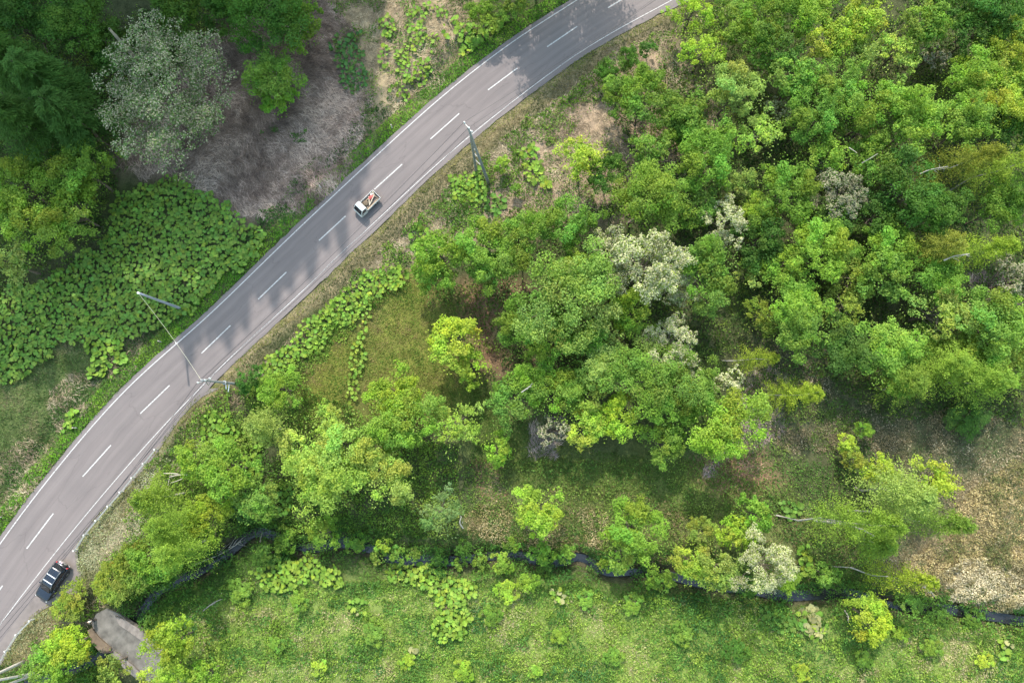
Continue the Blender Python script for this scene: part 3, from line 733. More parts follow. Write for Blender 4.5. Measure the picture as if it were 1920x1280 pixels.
# tall trees just above the frame whose crowns shade the upper road
for px, py, r, ph in ((1018, 68, 82, 'just beyond the top edge, shading the road, left one'), (1092, 42, 95, 'just beyond the top edge, shading the road, right one'), (1062, 104, 72, 'just beyond the top edge, shading the road, front one')):
    rm = r/13.2; R0, (cm, tm, ex) = lib('B', rm); s = rm/R0; zc = rm*1.5*1.25; p = g(px, py)[:2]+np.array((SUN_DIR.x, SUN_DIR.y))*zc/math.tan(SUN_EL)
    e = empty('broadleaf_tree', (p[0], p[1], -.1), rl.uniform(0, 6)); e.scale = (s, s, s*1.25)
    link('crown', cm, e, None, TINT['m']); link('trunk', tm, e); tag(e, 'tall green tree '+ph, 'tree', 'trees of the wood')

# ------------------------------------------------------------------ butterbur: round leaves, each one a part of its bed
def butter_leaf(seed, r=.42):
    rng = np.random.default_rng(seed); n = 13; th = np.linspace(.28, 2*np.pi-.28, n); rr = r*(1.04+.10*np.cos(th-np.pi)*rng.uniform(.3, 1)+rng.normal(0, .075, n)); z = .04+rng.normal(0, .035, n)+.055*np.cos(2*th+seed)
    V = np.vstack([[0, 0, -.03], np.column_stack([rr*np.cos(th), rr*np.sin(th), z])]); F = np.array([(0, i, i+1) for i in range(1, n)])
    Cc = np.vstack([[1.22, 1.15, 1.0], np.tile((.92, .96, .95), (n, 1))*rng.uniform(.85, 1.1, (n, 1))]); return V, F, Cc
BL = [butter_leaf(s) for s in range(6)]; BM = [np_mesh('leaf', v, [f], M_BUTTER, c, False) for v, f, c in BL]
GREEN = {k: tuple(1.25*c for c in v) for k, v in {'n': (.075, .16, .028), 's': (.100, .190, .034), 'b': (.125, .225, .032), 'y': (.140, .235, .034), 'k': (.045, .12, .032)}.items()}
def butterbur(poly, label, tint='n', sp=.60, hmax=.6, size=1.0, seed=0, gaps=.0, cat='plant', name='butterbur_bed', dry=0.0):
    rng = np.random.default_rng(100+seed); P2 = gp(poly); lo, hi = P2.min(0), P2.max(0)
    X, Y = np.meshgrid(np.arange(lo[0], hi[0], sp), np.arange(lo[1], hi[1], sp)); Q = np.stack([X.ravel(), Y.ravel()], 1)+rng.normal(0, sp*.28, (X.size, 2))
    w_ = Q+np.stack([fbm(Q, 2, 1)-.5, fbm(Q, 2, 4)-.5], 1)*2.2; k = inside(w_, P2) & ~inside(Q, ROAD_POLY) & (fbm(Q, 2.2, 6) > gaps); Q = Q[k]
    if len(Q) == 0: return
    c = Q.mean(0); z0 = terrain(Q); z = z0+.25+hmax*fbm(Q, 1.7, 2)+rng.uniform(-.08, .12, len(Q)); e = empty(name, (*c, float(z0.mean())))
    tag(e, label, cat, 'beds of round-leaved butterbur'); base = np.array(GREEN[tint]); a = Acc(); order = rng.permutation(len(Q))
    for m, i in enumerate(order):
        s = size*rng.uniform(.62, 1.18); v = int(rng.integers(6)); t = rng.normal(0, .30, 2); rz = rng.uniform(0, 6.283)
        cc = base*rng.uniform(.72, 1.22)*np.array((rng.uniform(.85, 1.25), 1, rng.uniform(.85, 1.15)))
        if rng.random() < .12: cc = cc*np.array((1.25, 1.1, .9))
        if rng.random() < dry: cc = np.array((.30, .30, .14))*rng.uniform(.7, 1.1)
        if m < 300:
            o = link('leaf', BM[v], e, None, cc); o.location = (Q[i, 0]-c[0], Q[i, 1]-c[1], z[i]-e.location.z); o.rotation_euler = (t[0], t[1], rz); o.scale = (s, s, s)
        else:
            M = np.array(Matrix.Rotation(rz, 3, 'Z') @ Matrix.Rotation(t[1], 3, 'Y') @ Matrix.Rotation(t[0], 3, 'X')); V, F, Cc = BL[v]
            a.add(V*s@M.T+(Q[i, 0]-c[0], Q[i, 1]-c[1], z[i]-e.location.z), F, Cc*cc)
    if a.n: tag(link('leaves', a.mesh('leaves', M_BUTTER), e), kind='stuff')
    stems = MB()                                              # leaf stalks under the disks
    for i in order[:60]: stems.tube([(Q[i, 0]-c[0], Q[i, 1]-c[1], z0[i]-e.location.z-.1), (Q[i, 0]-c[0]+.05, Q[i, 1]-c[1], z[i]-e.location.z)], .02, 3)
    stems.build('stalks', M_STALK, e)['kind'] = 'stuff'
    return e
M_STALK = plain('stalk', (.10, .13, .04), .7)
butterbur([(215, 370), (330, 330), (430, 385), (500, 440), (480, 490), (400, 545), (330, 610), (240, 640), (120, 645), (60, 700), (0, 720), (-40, 640), (-40, 560), (100, 520), (200, 450)], 'wide bed of round butterbur leaves in shade left of the road', 's', .42, .7, .69, 1, .18)
butterbur([(165, 640), (225, 630), (240, 670), (205, 715), (165, 700)], 'small sunlit butterbur clump left of the road below the big shaded bed', 'b', .5, .5, .8, 2, .3)
butterbur([(110, 770), (150, 760), (140, 800), (105, 815)], 'tiny butterbur clump in the left grass strip', 'b', .5, .4, .7, 3, .3)
butterbur([(700, 20), (790, 5), (850, 30), (830, 110), (800, 150), (750, 190), (700, 170), (720, 90)], 'butterbur bed scattered over the tan slope above the road', 'b', .5, .5, .62, 4, .50)
butterbur([(620, 60), (680, 70), (690, 150), (660, 190), (630, 150)], 'darker butterbur bed on the edge of the straw clearing', 'k', .5, .5, .62, 5, .52)
butterbur([(850, 40), (900, 50), (960, 20), (930, 70), (860, 110)], 'butterbur bed against the shaded roadside tree on the top edge', 'b', .5, .6, .8, 6, .2)
butterbur([(845, 340), (895, 320), (915, 360), (880, 385), (850, 378)], 'butterbur clump at the foot of the A-shaped pole', 'b', .42, .7, .66, 7, .15)
butterbur([(900, 372), (935, 360), (945, 395), (915, 408)], 'butterbur clump just below the A-shaped pole on the pinkish slope', 'n', .5, .6, .8, 8, .2)
butterbur([(970, 270), (1005, 265), (1015, 300), (985, 305)], 'upper butterbur clump on the pinkish slope right of the A-shaped pole', 'b', .5, .5, .8, 9, .2)
butterbur([(985, 310), (1010, 300), (1030, 350), (1010, 362), (990, 340)], 'lower butterbur clump on the pinkish slope right of the A-shaped pole', 'y', .5, .5, .85, 10, .2)
butterbur([(760, 440), (790, 420), (810, 460), (790, 480)], 'butterbur clump between road and twin crowns', 'b', .5, .5, .75, 11, .2)
butterbur([(670, 520), (740, 500), (770, 520), (740, 545), (690, 570), (640, 620), (560, 680), (500, 725), (465, 730), (490, 690), (560, 620), (620, 570)], 'long butterbur bed lining the right side of the road', 'b', .42, .7, .64, 12, .1)
butterbur([(670, 570), (700, 565), (690, 650), (680, 740), (655, 760), (640, 720), (665, 650)], 'narrow green belt between the two olive meadows', 'y', .5, .5, .6, 13, .1)
butterbur([(390, 760), (430, 770), (440, 820), (420, 850), (385, 830)], 'butterbur clump below the crossing-wire pole', 'b', .5, .5, .7, 14, .15)
butterbur([(470, 1070), (560, 1040), (640, 1055), (650, 1095), (590, 1090), (530, 1110), (490, 1105)], 'left butterbur bed at the top of the bottom field', 'y', .40, .7, .66, 15, .05)
butterbur([(725, 1060), (800, 1060), (850, 1080), (895, 1095), (880, 1120), (820, 1125), (780, 1100), (730, 1095)], 'middle butterbur bed at the top of the bottom field', 'y', .40, .8, .66, 16, .05)
butterbur([(815, 1120), (870, 1120), (890, 1150), (860, 1200), (815, 1195)], 'butterbur column running down into the bottom field', 'y', .40, .8, .66, 17, .05)
butterbur([(1025, 1105), (1055, 1100), (1065, 1130), (1035, 1135)], 'little pale butterbur clump beside the bare bank in the field', 'y', .5, .5, .7, 18, .1, dry=.4)
butterbur([(1430, 1140), (1480, 1130), (1510, 1180), (1450, 1185)], 'dark butterbur bed left of the pale one by the stream', 'n', .48, .5, .7, 19, .1)
butterbur([(1490, 1135), (1540, 1135), (1550, 1180), (1510, 1195)], 'pale yellowish butterbur bed at the right of the bottom field', 'y', .55, .5, 1.0, 20, .05, dry=.5)
butterbur([(1490, 1020), (1520, 1020), (1525, 1080), (1500, 1080)], 'butterbur clump between the blossom tree and the stream thicket', 'b', .55, .5, .9, 21, .2)
butterbur([(1450, 935), (1500, 935), (1500, 970), (1455, 970)], 'loose butterbur clump above the stream thicket', 'n', .6, .4, .8, 22, .35)
butterbur([(400, 790), (470, 800), (500, 880), (470, 910), (420, 870)], 'butterbur bed in the thicket between pole and branch pile', 'b', .5, .7, .7, 30, .3)
butterbur([(480, 900), (560, 900), (560, 960), (500, 970)], 'shady butterbur bed at the lower edge of the pale mass', 'n', .5, .7, .7, 31, .25)
butterbur([(430, 925), (475, 930), (470, 985), (440, 980)], 'shaded butterbur clump on the bank left of the dark pool', 'k', .5, .5, .8, 23, .2)
butterbur([(655, 1125), (695, 1125), (690, 1150), (660, 1150)], 'pale butterbur clump in the left part of the bottom field', 'y', .5, .4, .7, 24, .3, dry=.3)
butterbur([(765, 1210), (785, 1210), (780, 1235), (768, 1232)], 'lone pale butterbur rosette near the bottom edge', 'y', .5, .3, .8, 25, .0, dry=.4)
butterbur([(1870, 1195), (1900, 1200), (1895, 1235), (1872, 1230)], 'pale butterbur rosette near the right edge of the field', 'y', .5, .3, .8, 26, .0, dry=.4)

# ------------------------------------------------------------------ ground cover nobody could count
BRIDGE = gp([(164, 1180), (178, 1146), (200, 1136), (230, 1148), (280, 1186), (335, 1248), (400, 1320), (330, 1330), (258, 1268), (200, 1226)])
def cover(name, label, polys, dens, ln, wd, cols, seed, hmax=.35, up=.7, spread=.5, patch=None, flow=None, ragged=1.5, mat=None, ground=False, zlo=.02, clear=.5, cat='ground cover'):
    rng = np.random.default_rng(seed); a = Acc(); cols = [tuple(v*(1.3 if c[1] > c[0] else 1.1) for v in c) for c in cols]
    for poly in polys:
        P2 = np.asarray(poly); lo, hi = P2.min(0), P2.max(0); n = int(np.prod(hi-lo)*dens); Q = lo+rng.random((n, 2))*(hi-lo)
        w_ = Q+np.stack([fbm(Q, 2.5, 1)-.5, fbm(Q, 2.5, 4)-.5], 1)*2*ragged; k = inside(w_, P2) & ~inside(Q, ROAD_SM)
        if patch: k &= fbm(Q, patch[0], patch[2] if len(patch) > 2 else 6)+rng.normal(0, .05, n) > patch[1]
        k &= ~inside(Q, BRIDGE) & (dist_poly(Q, STREAM) > clear+.25*rng.random(n))
        Q = Q[k]; n = len(Q)
        if n == 0: continue
        e = .25; H = lambda q: np.clip(fbm(q, 1.6, seed)-.28, 0, 1)*1.6*hmax
        h = H(Q); gx = (H(Q+(e, 0))-h)/e; gy = (H(Q+(0, e))-h)/e; z = terrain(Q)+zlo+h*(.55+.45*rng.random(n))
        nn = unit(np.column_stack([-gx, -gy, np.full(n, up)])+rng.normal(0, spread, (n, 3))*np.array((1, 1, .5))); T = None
        if flow is not None:
            an = fbm(Q, flow[0], 3)*flow[1]*6.283+flow[2]+rng.normal(0, flow[3], n); T = np.column_stack([np.cos(an), np.sin(an), rng.normal(.1, .2, n)])
        V, F = leaf_quads(rng, np.column_stack([Q, z]), nn, ln*rng.uniform(.6, 1.35, n), wd*rng.uniform(.7, 1.3, n), T=T)
        ci = np.clip(fbm(Q, 3.2, seed+3)*1.9-.45+rng.normal(0, .18, n)+.9*(fbm(Q, .9, seed+5)-.5), 0, .999)*(len(cols)-1); i0 = ci.astype(int); f = (ci-i0)[:, None]; cc = np.array(cols); c = cc[i0]*(1-f)+cc[np.minimum(i0+1, len(cols)-1)]*f
        a.add(V, F, c*(rng.uniform(.5, 1.4, n)*(.75+.5*fbm(Q, .7, seed+1)))[:, None])
    if a.n: tag(link(name, a.mesh(name, mat or M_GRASS)), label, cat, kind='stuff')
ROAD_SM = np.vstack([offset(EDGE_L, .04), EDGE_R[::-1]])
Z = ZW
strip_l = np.vstack([offset(EDGE_L, .12), offset(EDGE_L, -2.0)[::-1]]); ditch_l = np.vstack([offset(EDGE_L, -1.7), offset(EDGE_L, -4.3)[::-1]])
cover('verge_grass', 'lush green grass strip along the left road edge', [strip_l], 75, .34, .075, [(.065, .18, .018), (.12, .26, .025), (.18, .31, .035)], 1, .35, ragged=.35, flow=(6, .4, .8, .6))
cover('ditch_herbs', 'dark weeds in the ditch behind the left verge', [ditch_l], 30, .3, .12, [(.035, .08, .02), (.05, .11, .025), (.09, .15, .04)], 2, .4, patch=(2.2, .30))
sr = np.vstack([offset(EDGE_R, -.15), offset(EDGE_R, 1.0)[::-1]]); sr2 = np.vstack([offset(EDGE_R, .8), offset(EDGE_R, 2.7)[::-1]]); sr3 = np.vstack([offset(EDGE_R, 2.4), offset(EDGE_R, 4.4)[::-1]])
cover('mown_verge', 'short yellowish grass along the right road edge', [sr], 60, .22, .06, [(.09, .13, .025), (.16, .19, .04), (.27, .24, .10)], 3, .2, ragged=.5)
cover('dark_verge', 'dark stubble and weeds behind the right verge', [sr2], 60, .28, .06, [(.035, .055, .02), (.065, .085, .03), (.13, .125, .05), (.24, .20, .11)], 4, .25, ragged=.7)
cover('dry_verge', 'dry tan stalks behind the right verge', [sr3], 34, .5, .05, [(.18, .14, .09), (.32, .26, .17), (.43, .36, .25)], 30, .25, .9, .3, flow=(4, 1, .6, .5), mat=M_STRAW, ragged=.9, patch=(2, .36))
cover('dead_straw', 'flattened purplish brown dead stalks in the upper left clearing', [Z['straw']], 56, 1.1, .042, [(.12, .088, .072), (.22, .163, .135), (.33, .25, .205), (.47, .365, .30)], 5, .35, .9, .3, flow=(7, .7, .5, .65), mat=M_STRAW)
cover('dead_straw', 'flattened purple brown dead stalks right of the lower tree group', [gp([(1390, 690), (1440, 670), (1480, 720), (1460, 820), (1400, 850), (1320, 900), (1310, 870), (1380, 800)]), gp([(1815, 505), (1870, 500), (1940, 560), (1930, 600), (1830, 560)]), gp([(1000, 790), (1060, 780), (1050, 860), (990, 850)])], 50, .9, .045, [(.16, .125, .115), (.26, .20, .18), (.38, .30, .26)], 6, .3, .9, .25, flow=(5, 1, 1.2, .5), mat=M_STRAW)
cover('tan_grass', 'pale tan dead grass on the slopes beside the road', [Z['tan_top'], Z['tan_right'], gp([(0, 840), (80, 820), (110, 880), (30, 960), (-40, 960)]), gp([(90, 730), (190, 690), (180, 760), (110, 810)]), gp([(190, 640), (270, 620), (250, 700), (200, 720)])], 32, .75, .05, [(.15, .12, .08), (.27, .21, .14), (.36, .29, .19), (.44, .37, .25)], 7, .3, .9, .3, flow=(4, 1, .2, .6), mat=M_STRAW, patch=(2.6, .33))
cover('slope_weeds', 'green weeds sprouting through the dead grass', [Z['tan_top'], Z['tan_right']], 36, .26, .15, [(.06, .13, .025), (.10, .19, .03), (.15, .23, .05)], 8, .7, patch=(2.4, .53))
rw = np.vstack([offset(EDGE_R, 2.6), offset(EDGE_R, 7.5)[::-1]])
cover('roadside_weeds', 'fresh green shrubs and weeds behind the right verge', [rw], 55, .26, .16, [(.07, .15, .025), (.11, .20, .03), (.16, .25, .04)], 27, 1.3, spread=.55, patch=(2.6, .47))
cover('straw_weeds', 'small green sprouts in the purplish straw clearing', [gp([(490, 240), (520, 230), (530, 260), (500, 265)]), gp([(535, 245), (570, 240), (575, 265), (545, 268)]), gp([(590, 225), (610, 222), (612, 240), (592, 242)]), gp([(470, 400), (530, 380), (560, 410), (500, 440)])], 60, .28, .15, [(.05, .12, .03), (.08, .16, .035)], 29, .8, patch=(1.2, .42))
cover('clearing_weeds', 'low green weeds in the clearings right of the middle', [gp([(1280, 640), (1440, 640), (1640, 800), (1640, 1100), (1300, 1060), (1100, 1020), (860, 960), (860, 860), (1250, 860)])], 40, .24, .14, [(.06, .13, .028), (.10, .17, .034), (.14, .20, .045)], 28, .8, spread=.55, patch=(3.0, .36))
cover('left_grass', 'dull green grass in the lower left corner by the road', [Z['grass_left']], 38, .34, .08, [(.035, .075, .018), (.06, .11, .028), (.09, .14, .045), (.20, .18, .10)], 9, .4, flow=(5, .6, .4, .6))
cover('meadow', 'fine olive meadow grass in the middle clearing', [Z['meadow'], Z['meadow_left'], gp([(700, 1000), (760, 900), (830, 920), (800, 1010)])], 55, .24, .085, [(.055, .115, .018), (.095, .16, .025), (.155, .175, .04), (.25, .19, .09)], 10, .22)
cover('shade_meadow', 'fine grass below the lower tree group, coloured darker for its shade', [Z['meadow_shade'], gp([(860, 690), (930, 700), (960, 800), (900, 860), (870, 780)])], 48, .24, .085, [(.05, .10, .02), (.075, .125, .025), (.11, .14, .035)], 11, .2)  # cast shade of the trees mixed into these darker grass colours
cover('field_herbs', 'bright mixed grass and weeds of the bottom field', [Z['field']], 58, .26, .12, [(.055, .125, .026), (.095, .19, .034), (.135, .235, .036), (.18, .265, .045), (.22, .28, .075), (.33, .30, .16)], 12, .5, spread=.5, patch=(2.6, .24, 3))
cover('tall_weeds', 'dark leafy weed clumps across the bottom field', [Z['field']], 55, .26, .15, [(.045, .12, .035), (.07, .16, .03), (.10, .20, .04)], 24, .9, spread=.5, patch=(2.0, .58, 1))
cover('tall_weeds', 'yellow-green weed clumps across the bottom field', [Z['field']], 55, .24, .14, [(.13, .225, .032), (.17, .26, .04), (.20, .28, .05)], 25, .9, spread=.5, patch=(1.7, .62, 4))
cover('field_seed_heads', 'pale straw and seed heads among the bottom field weeds', [Z['field']], 16, .18, .055, [(.34, .28, .19), (.42, .37, .26)], 13, .5, patch=(2.8, .55, 2))
cover('creek_grass', 'dense green sedge on the stream banks', [Z['creek_grass'], np.vstack([offset(STREAM, 1.0), offset(STREAM, 3.4)[::-1]]), np.vstack([offset(STREAM, -1.0), offset(STREAM, -3.4)[::-1]])], 55, .36, .07, [(.035, .085, .018), (.06, .13, .022), (.09, .17, .028)], 14, .7, spread=.5, flow=(3, 1, 0, .8), ragged=.8)
cover('stream_fringe', 'leafy growth hanging over the stream from both banks', [np.vstack([offset(STREAM, -1.9), offset(STREAM, 1.9)[::-1]])], 60, .3, .13, [(.035, .10, .022), (.06, .14, .026), (.10, .19, .03)], 26, 1.2, spread=.5, ragged=.5, patch=(2.4, .48, 2), clear=.0, zlo=.9)
cover('bamboo_grass', 'knee-high bamboo grass with brown dying leaves on the right', [Z['sasa']], 62, .26, .085, [(.065, .105, .038), (.10, .125, .06), (.17, .155, .09), (.30, .24, .15)], 15, .5, spread=.6)
cover('bamboo_flecks', 'pale dying leaves among the dark bamboo grass', [Z['sasa']], 26, .24, .09, [(.22, .19, .12), (.36, .30, .20), (.46, .40, .29)], 31, .55, spread=.6, patch=(2.2, .42))
cover('bamboo_grass', 'sunlit tan bamboo grass at the right edge', [Z['sasa_tan']], 85, .25, .10, [(.10, .13, .045), (.25, .23, .10), (.40, .33, .17), (.52, .44, .25)], 16, 1.1, spread=.6)
cover('bank_thicket', 'tan and green bamboo grass on the upper stream bank', [gp([(865, 960), (930, 935), (1010, 960), (1070, 1000), (1130, 1010), (1125, 1040), (1020, 1035), (930, 1025), (870, 1010)]), gp([(1060, 950), (1140, 960), (1140, 1035), (1080, 1030)])], 80, .2, .10, [(.20, .19, .075), (.31, .26, .12), (.40, .34, .19), (.42, .36, .22)], 17, .6, spread=.6, ragged=.8)
cover('bank_thicket', 'brownish green bramble on the stream slope', [Z['creekside']], 42, .24, .11, [(.07, .10, .03), (.11, .14, .04), (.17, .15, .07), (.25, .20, .11)], 18, .5, patch=(3, .28))
cover('pale_thicket', 'whitish tan leafy thicket above the stream at the right edge', [gp([(1750, 1075), (1800, 1045), (1960, 1035), (1960, 1150), (1880, 1160), (1850, 1150), (1800, 1130), (1760, 1120)])], 170, .19, .11, [(.30, .27, .15), (.42, .37, .24), (.52, .47, .34), (.60, .55, .42)], 19, 1.6, spread=.6, ragged=.8)
cover('mugwort', 'low silvery weeds between guard rail and thicket', [Z['low_left'], Z['corner'], gp([(800, 390), (880, 360), (900, 410), (820, 440), (790, 430)]), gp([(1225, 90), (1260, 90), (1330, 180), (1260, 170)])], 75, .17, .08, [(.24, .21, .12), (.20, .24, .11), (.30, .33, .19), (.40, .43, .29)], 20, .25, spread=.6)
cover('undergrowth', 'dark mixed undergrowth on the forest floor', [gp([(1130, 180), (1330, 60), (1330, -40), (1990, -40), (1990, 800), (1640, 780), (1440, 640), (1130, 690), (960, 700), (820, 560), (800, 480), (960, 400), (1110, 400), (1200, 330)]), gp([(-60, -60), (600, -60), (430, 60), (190, 280), (230, 360), (200, 460), (0, 560), (-60, 560)])], 30, .3, .19, [(.035, .075, .018), (.055, .105, .024), (.10, .17, .032), (.14, .20, .04)], 21, 2.0, patch=(3.4, .34))
cover('thicket_floor', 'tangled weeds and shoots between road and stream', [gp([(290, 860), (400, 740), (560, 700), (700, 790), (860, 830), (860, 1000), (700, 1010), (480, 985), (330, 1070), (210, 1130), (180, 1080), (260, 1000)]), gp([(60, 1200), (150, 1160), (200, 1230), (260, 1290), (60, 1330)])], 60, .26, .15, [(.06, .13, .028), (.10, .19, .03), (.15, .24, .036), (.20, .27, .06)], 22, 1.5, spread=.55, patch=(2.5, .27))
cover('leaf_litter', 'reddish brown dead leaves between the trees', [Z['red_a'], Z['red_b'], gp([(1270, 180), (1330, 160), (1330, 250), (1300, 300), (1260, 260)]), gp([(980, 640), (1010, 700), (950, 720)]), gp([(880, 860), (940, 860), (960, 930), (900, 940)])], 50, .3, .06, [(.13, .075, .05), (.24, .14, .09), (.33, .21, .13), (.36, .27, .18)], 23, .12, mat=M_STRAW)

# ------------------------------------------------------------------ snags, fallen branches, sticks
def stick(name, label, px, z, rad, mat, cat='branch', group=None, twigs=0, seed=0, zpx=None):
    rng = np.random.default_rng(seed); b = np.array([g(a, c, zz) for (a, c), zz in zip(px, z)])
    for i, (p, zz) in enumerate(zip(b, z)): b[i, 2] = terrain(p[None, :2])[0]+zz if zz < 1 else zz
    a = Acc(); V, q = tube(catmull(b, 4), np.linspace(rad, rad*.45, (len(b)-1)*4+1), 6); a.add(V, q, (1, 1, 1))
    d = b[-1]-b[0]; L = np.linalg.norm(d)
    for i in range(twigs):
        t = rng.uniform(.35, .97); p = b[0]+d*t+(0, 0, .03); v = unit((d/L+rng.normal(0, .55, 3))[None])[0]*L*rng.uniform(.12, .3); V, q = tube([p, p+v*.55+rng.normal(0, .05, 3), p+v], [rad*.4, rad*.25, rad*.1], 4); a.add(V, q, (1, 1, 1))
    o = link(name, a.mesh(name, mat, True)); tag(o, label, cat, group); return o
stick('dead_trunk', 'tall grey dead trunk leaning beside the shaded blossom tree', [(272, 128), (238, 92), (205, 54)], [4, 9, 13.5], .32, M_DEAD, 'dead tree', seed=1, twigs=3)
FB = 'bleached fallen branches'
for i, (pts, lab, r) in enumerate((([(353, 889), (335, 890), (318, 894)], 'thickest bleached branch of the pile by the thicket', .11), ([(335, 888), (320, 887), (306, 887)], 'topmost bleached branch of the pile, pointing left', .08), ([(351, 891), (338, 899), (320, 905)], 'forked bleached branch at the lower right of the pile', .07), ([(318, 897), (316, 905), (314, 913)], 'short bleached branch hanging down at the left of the pile', .06), ([(305, 931), (308, 927), (311, 925)], 'tiny bleached stick below the branch pile', .05))):
    stick('fallen_branch', lab, pts, [.9, .9, .8], r, M_DEAD, group=FB, seed=i, twigs=1 if i < 3 else 0)
stick('fallen_branch', 'long crooked bare branch lying over the stream bend', [(352, 1064), (375, 1054), (400, 1044), (425, 1030), (442, 1018)], [.5, .7, .8, .8, .9], .09, M_DEAD, group=FB, seed=7, twigs=14)
stick('fallen_branch', 'upright white stick at the first dark pool', [(483, 1025), (482, 1012), (484, 998)], [.1, .3, .6], .08, M_DEAD, group=FB, seed=8)
stick('fallen_branch', 'slanting white stick right of the first dark pool', [(527, 1007), (537, 1001), (547, 994)], [.1, .35, .6], .08, M_DEAD, group=FB, seed=9)
stick('fallen_branch', 'grey bare branch in the grass above the bridge tree', [(380, 1145), (398, 1131), (412, 1124)], [.2, .4, .4], .07, M_DEAD, group=FB, seed=10, twigs=8)
stick('fallen_branch', 'curved white branch beside the tan patch above the stream', [(868, 990), (862, 980), (865, 968)], [.4, .9, .9], .09, M_BIRCH, group=FB, seed=11, twigs=2)
stick('fallen_branch', 'bare white branch over the blossom tree in the forest hollow', [(1616, 306), (1630, 298), (1646, 288)], [9, 10, 10.6], .06, M_BIRCH, group=FB, seed=12)
stick('fallen_branch', 'thin white branch showing among the crowns of the forest', [(1592, 277), (1600, 282), (1607, 287)], [10, 10.4, 10.8], .05, M_BIRCH, group=FB, seed=13)
stick('fallen_branch', 'long thin white branch across the dark hollow', [(1725, 326), (1745, 318), (1778, 312)], [9, 9.6, 10.2], .06, M_BIRCH, group=FB, seed=14, twigs=4)
stick('bare_trunk', 'long bare white trunk leaning right above the stream thicket', [(1528, 975), (1570, 980), (1612, 990), (1640, 1005)], [2.6, 5, 7, 8.4], .17, M_BIRCH, 'trunk', seed=15)
stick('bare_trunk', 'white stem in the slender tree leaning at the right edge', [(1770, 488), (1790, 480), (1818, 476)], [9.6, 10.4, 11.2], .10, M_BIRCH, 'trunk', seed=17, twigs=6)
stick('fallen_branch', 'grey twiggy branch at the left end of the pale thicket', [(1730, 1098), (1745, 1108), (1752, 1118)], [1.2, 1.6, 1.8], .07, M_DEAD, group=FB, seed=19, twigs=9)
stick('fallen_branch', 'bare grey branch beside the yellow tree of the bottom field', [(1587, 1145), (1592, 1155), (1592, 1166)], [.6, .7, .7], .08, M_DEAD, group=FB, seed=20, twigs=3)
stick('fallen_branch', 'bleached branch beside the shaded meadow tree', [(978, 735), (988, 728), (996, 722)], [8.5, 8.8, 9], .08, M_BIRCH, group=FB, seed=21, twigs=4)

# ------------------------------------------------------------------ concrete bridge over the stream
def slab(mb, pts_px, z0, z1):
    """prism over a plan polygon"""
    P = gp(pts_px); mb.loft([[(x, y, z0) for x, y in P], [(x, y, z1) for x, y in P]]); return mb
M_DECK = plain('bridge_concrete', (.125, .118, .108), .9, var=.45, scale=.9); M_PARA = plain('parapet_concrete', (.175, .155, .142), .9, var=.35, scale=1.5); M_DIRT = plain('earth_bank', (.14, .105, .075), .95, var=.35, scale=1.5)
br = empty('concrete_bridge', (*g(240, 1205)[:2], 0)); tag(br, 'small grey concrete bridge between trees at the lower left', 'bridge')
def bpart(nm, pts, z0, z1, mat):
    P = gp(pts)-np.array(br.location[:2]); m = MB(); m.loft([[(x, y, z0) for x, y in P], [(x, y, z1) for x, y in P]]); return m.build(nm, mat, br)
bpart('deck', [(172, 1168), (180, 1150), (200, 1140), (226, 1151), (272, 1193), (330, 1250), (400, 1320), (330, 1330), (262, 1262), (206, 1220), (180, 1195)], -.55, .02, M_DECK)
bpart('parapet', [(218, 1153), (236, 1160), (276, 1186), (310, 1214), (300, 1224), (268, 1200), (226, 1170)], -.5, .28, M_PARA)
bpart('parapet', [(209, 1224), (216, 1218), (250, 1244), (272, 1266), (264, 1275), (238, 1254)], -.5, .30, M_PARA)
bpart('wing_wall', [(166, 1180), (174, 1176), (186, 1192), (211, 1214), (203, 1224), (190, 1222), (172, 1202)], -.5, .22, M_DIRT)
m = MB()
for a_, b_ in (((193, 1223), (212, 1221)), ((203, 1228), (206, 1235))): m.tube([Vector(g(*a_, .45))-br.location, Vector(g(*b_, .4))-br.location], .09, 6)
m.build('rusty_pipe', plain('rusty_iron', (.04, .03, .028), .9, var=.4), br)

# ------------------------------------------------------------------ guard rail, markers, poles, wires
M_RAIL = plain('rail_cable', (.42, .44, .43), .5, .3)
def guard_rail(pts, label, n):
    L = resample(catmull(gp(pts), 4), n); e = empty('guard_rail', (*L[0], 0)); tag(e, label, 'guard rail', 'cable guard rails on the right side of the road'); L = L-L[0]; ter = terrain(L+np.array(e.location[:2]))
    pm = None
    for p, t in zip(L, ter):
        if pm is None:
            mb = MB(); mb.tube([(0, 0, -.1), (0, 0, .95)], .07, 8); mb.box((0, 0, .62), (.1, .16, .55)); mb.box((0, 0, .96), (.16, .16, .05)); o = mb.build('post', M_WHITE, e); pm = o.data
        else: o = link('post', pm, e)
        o.location = (*p, t+.02)
    D = catmull(np.column_stack([L, ter*0]), 4)
    for z in (.78, .62, .46): mb = MB(); mb.tube([(*q[:2], z+(-.02)) for q in D], .022, 5); mb.build('cable', M_RAIL, e)
guard_rail([(296, 842), (262, 884), (226, 928), (194, 965), (164, 1002), (146, 1030)], 'cable guard rail on white posts above the dark car', 8)
guard_rail([(64, 1160), (42, 1182), (24, 1208), (4, 1242), (-18, 1280)], 'cable guard rail on white posts in the bottom left corner', 5)
M_REFL = plain('orange_reflector', (.75, .18, .03), .3)
pm = None
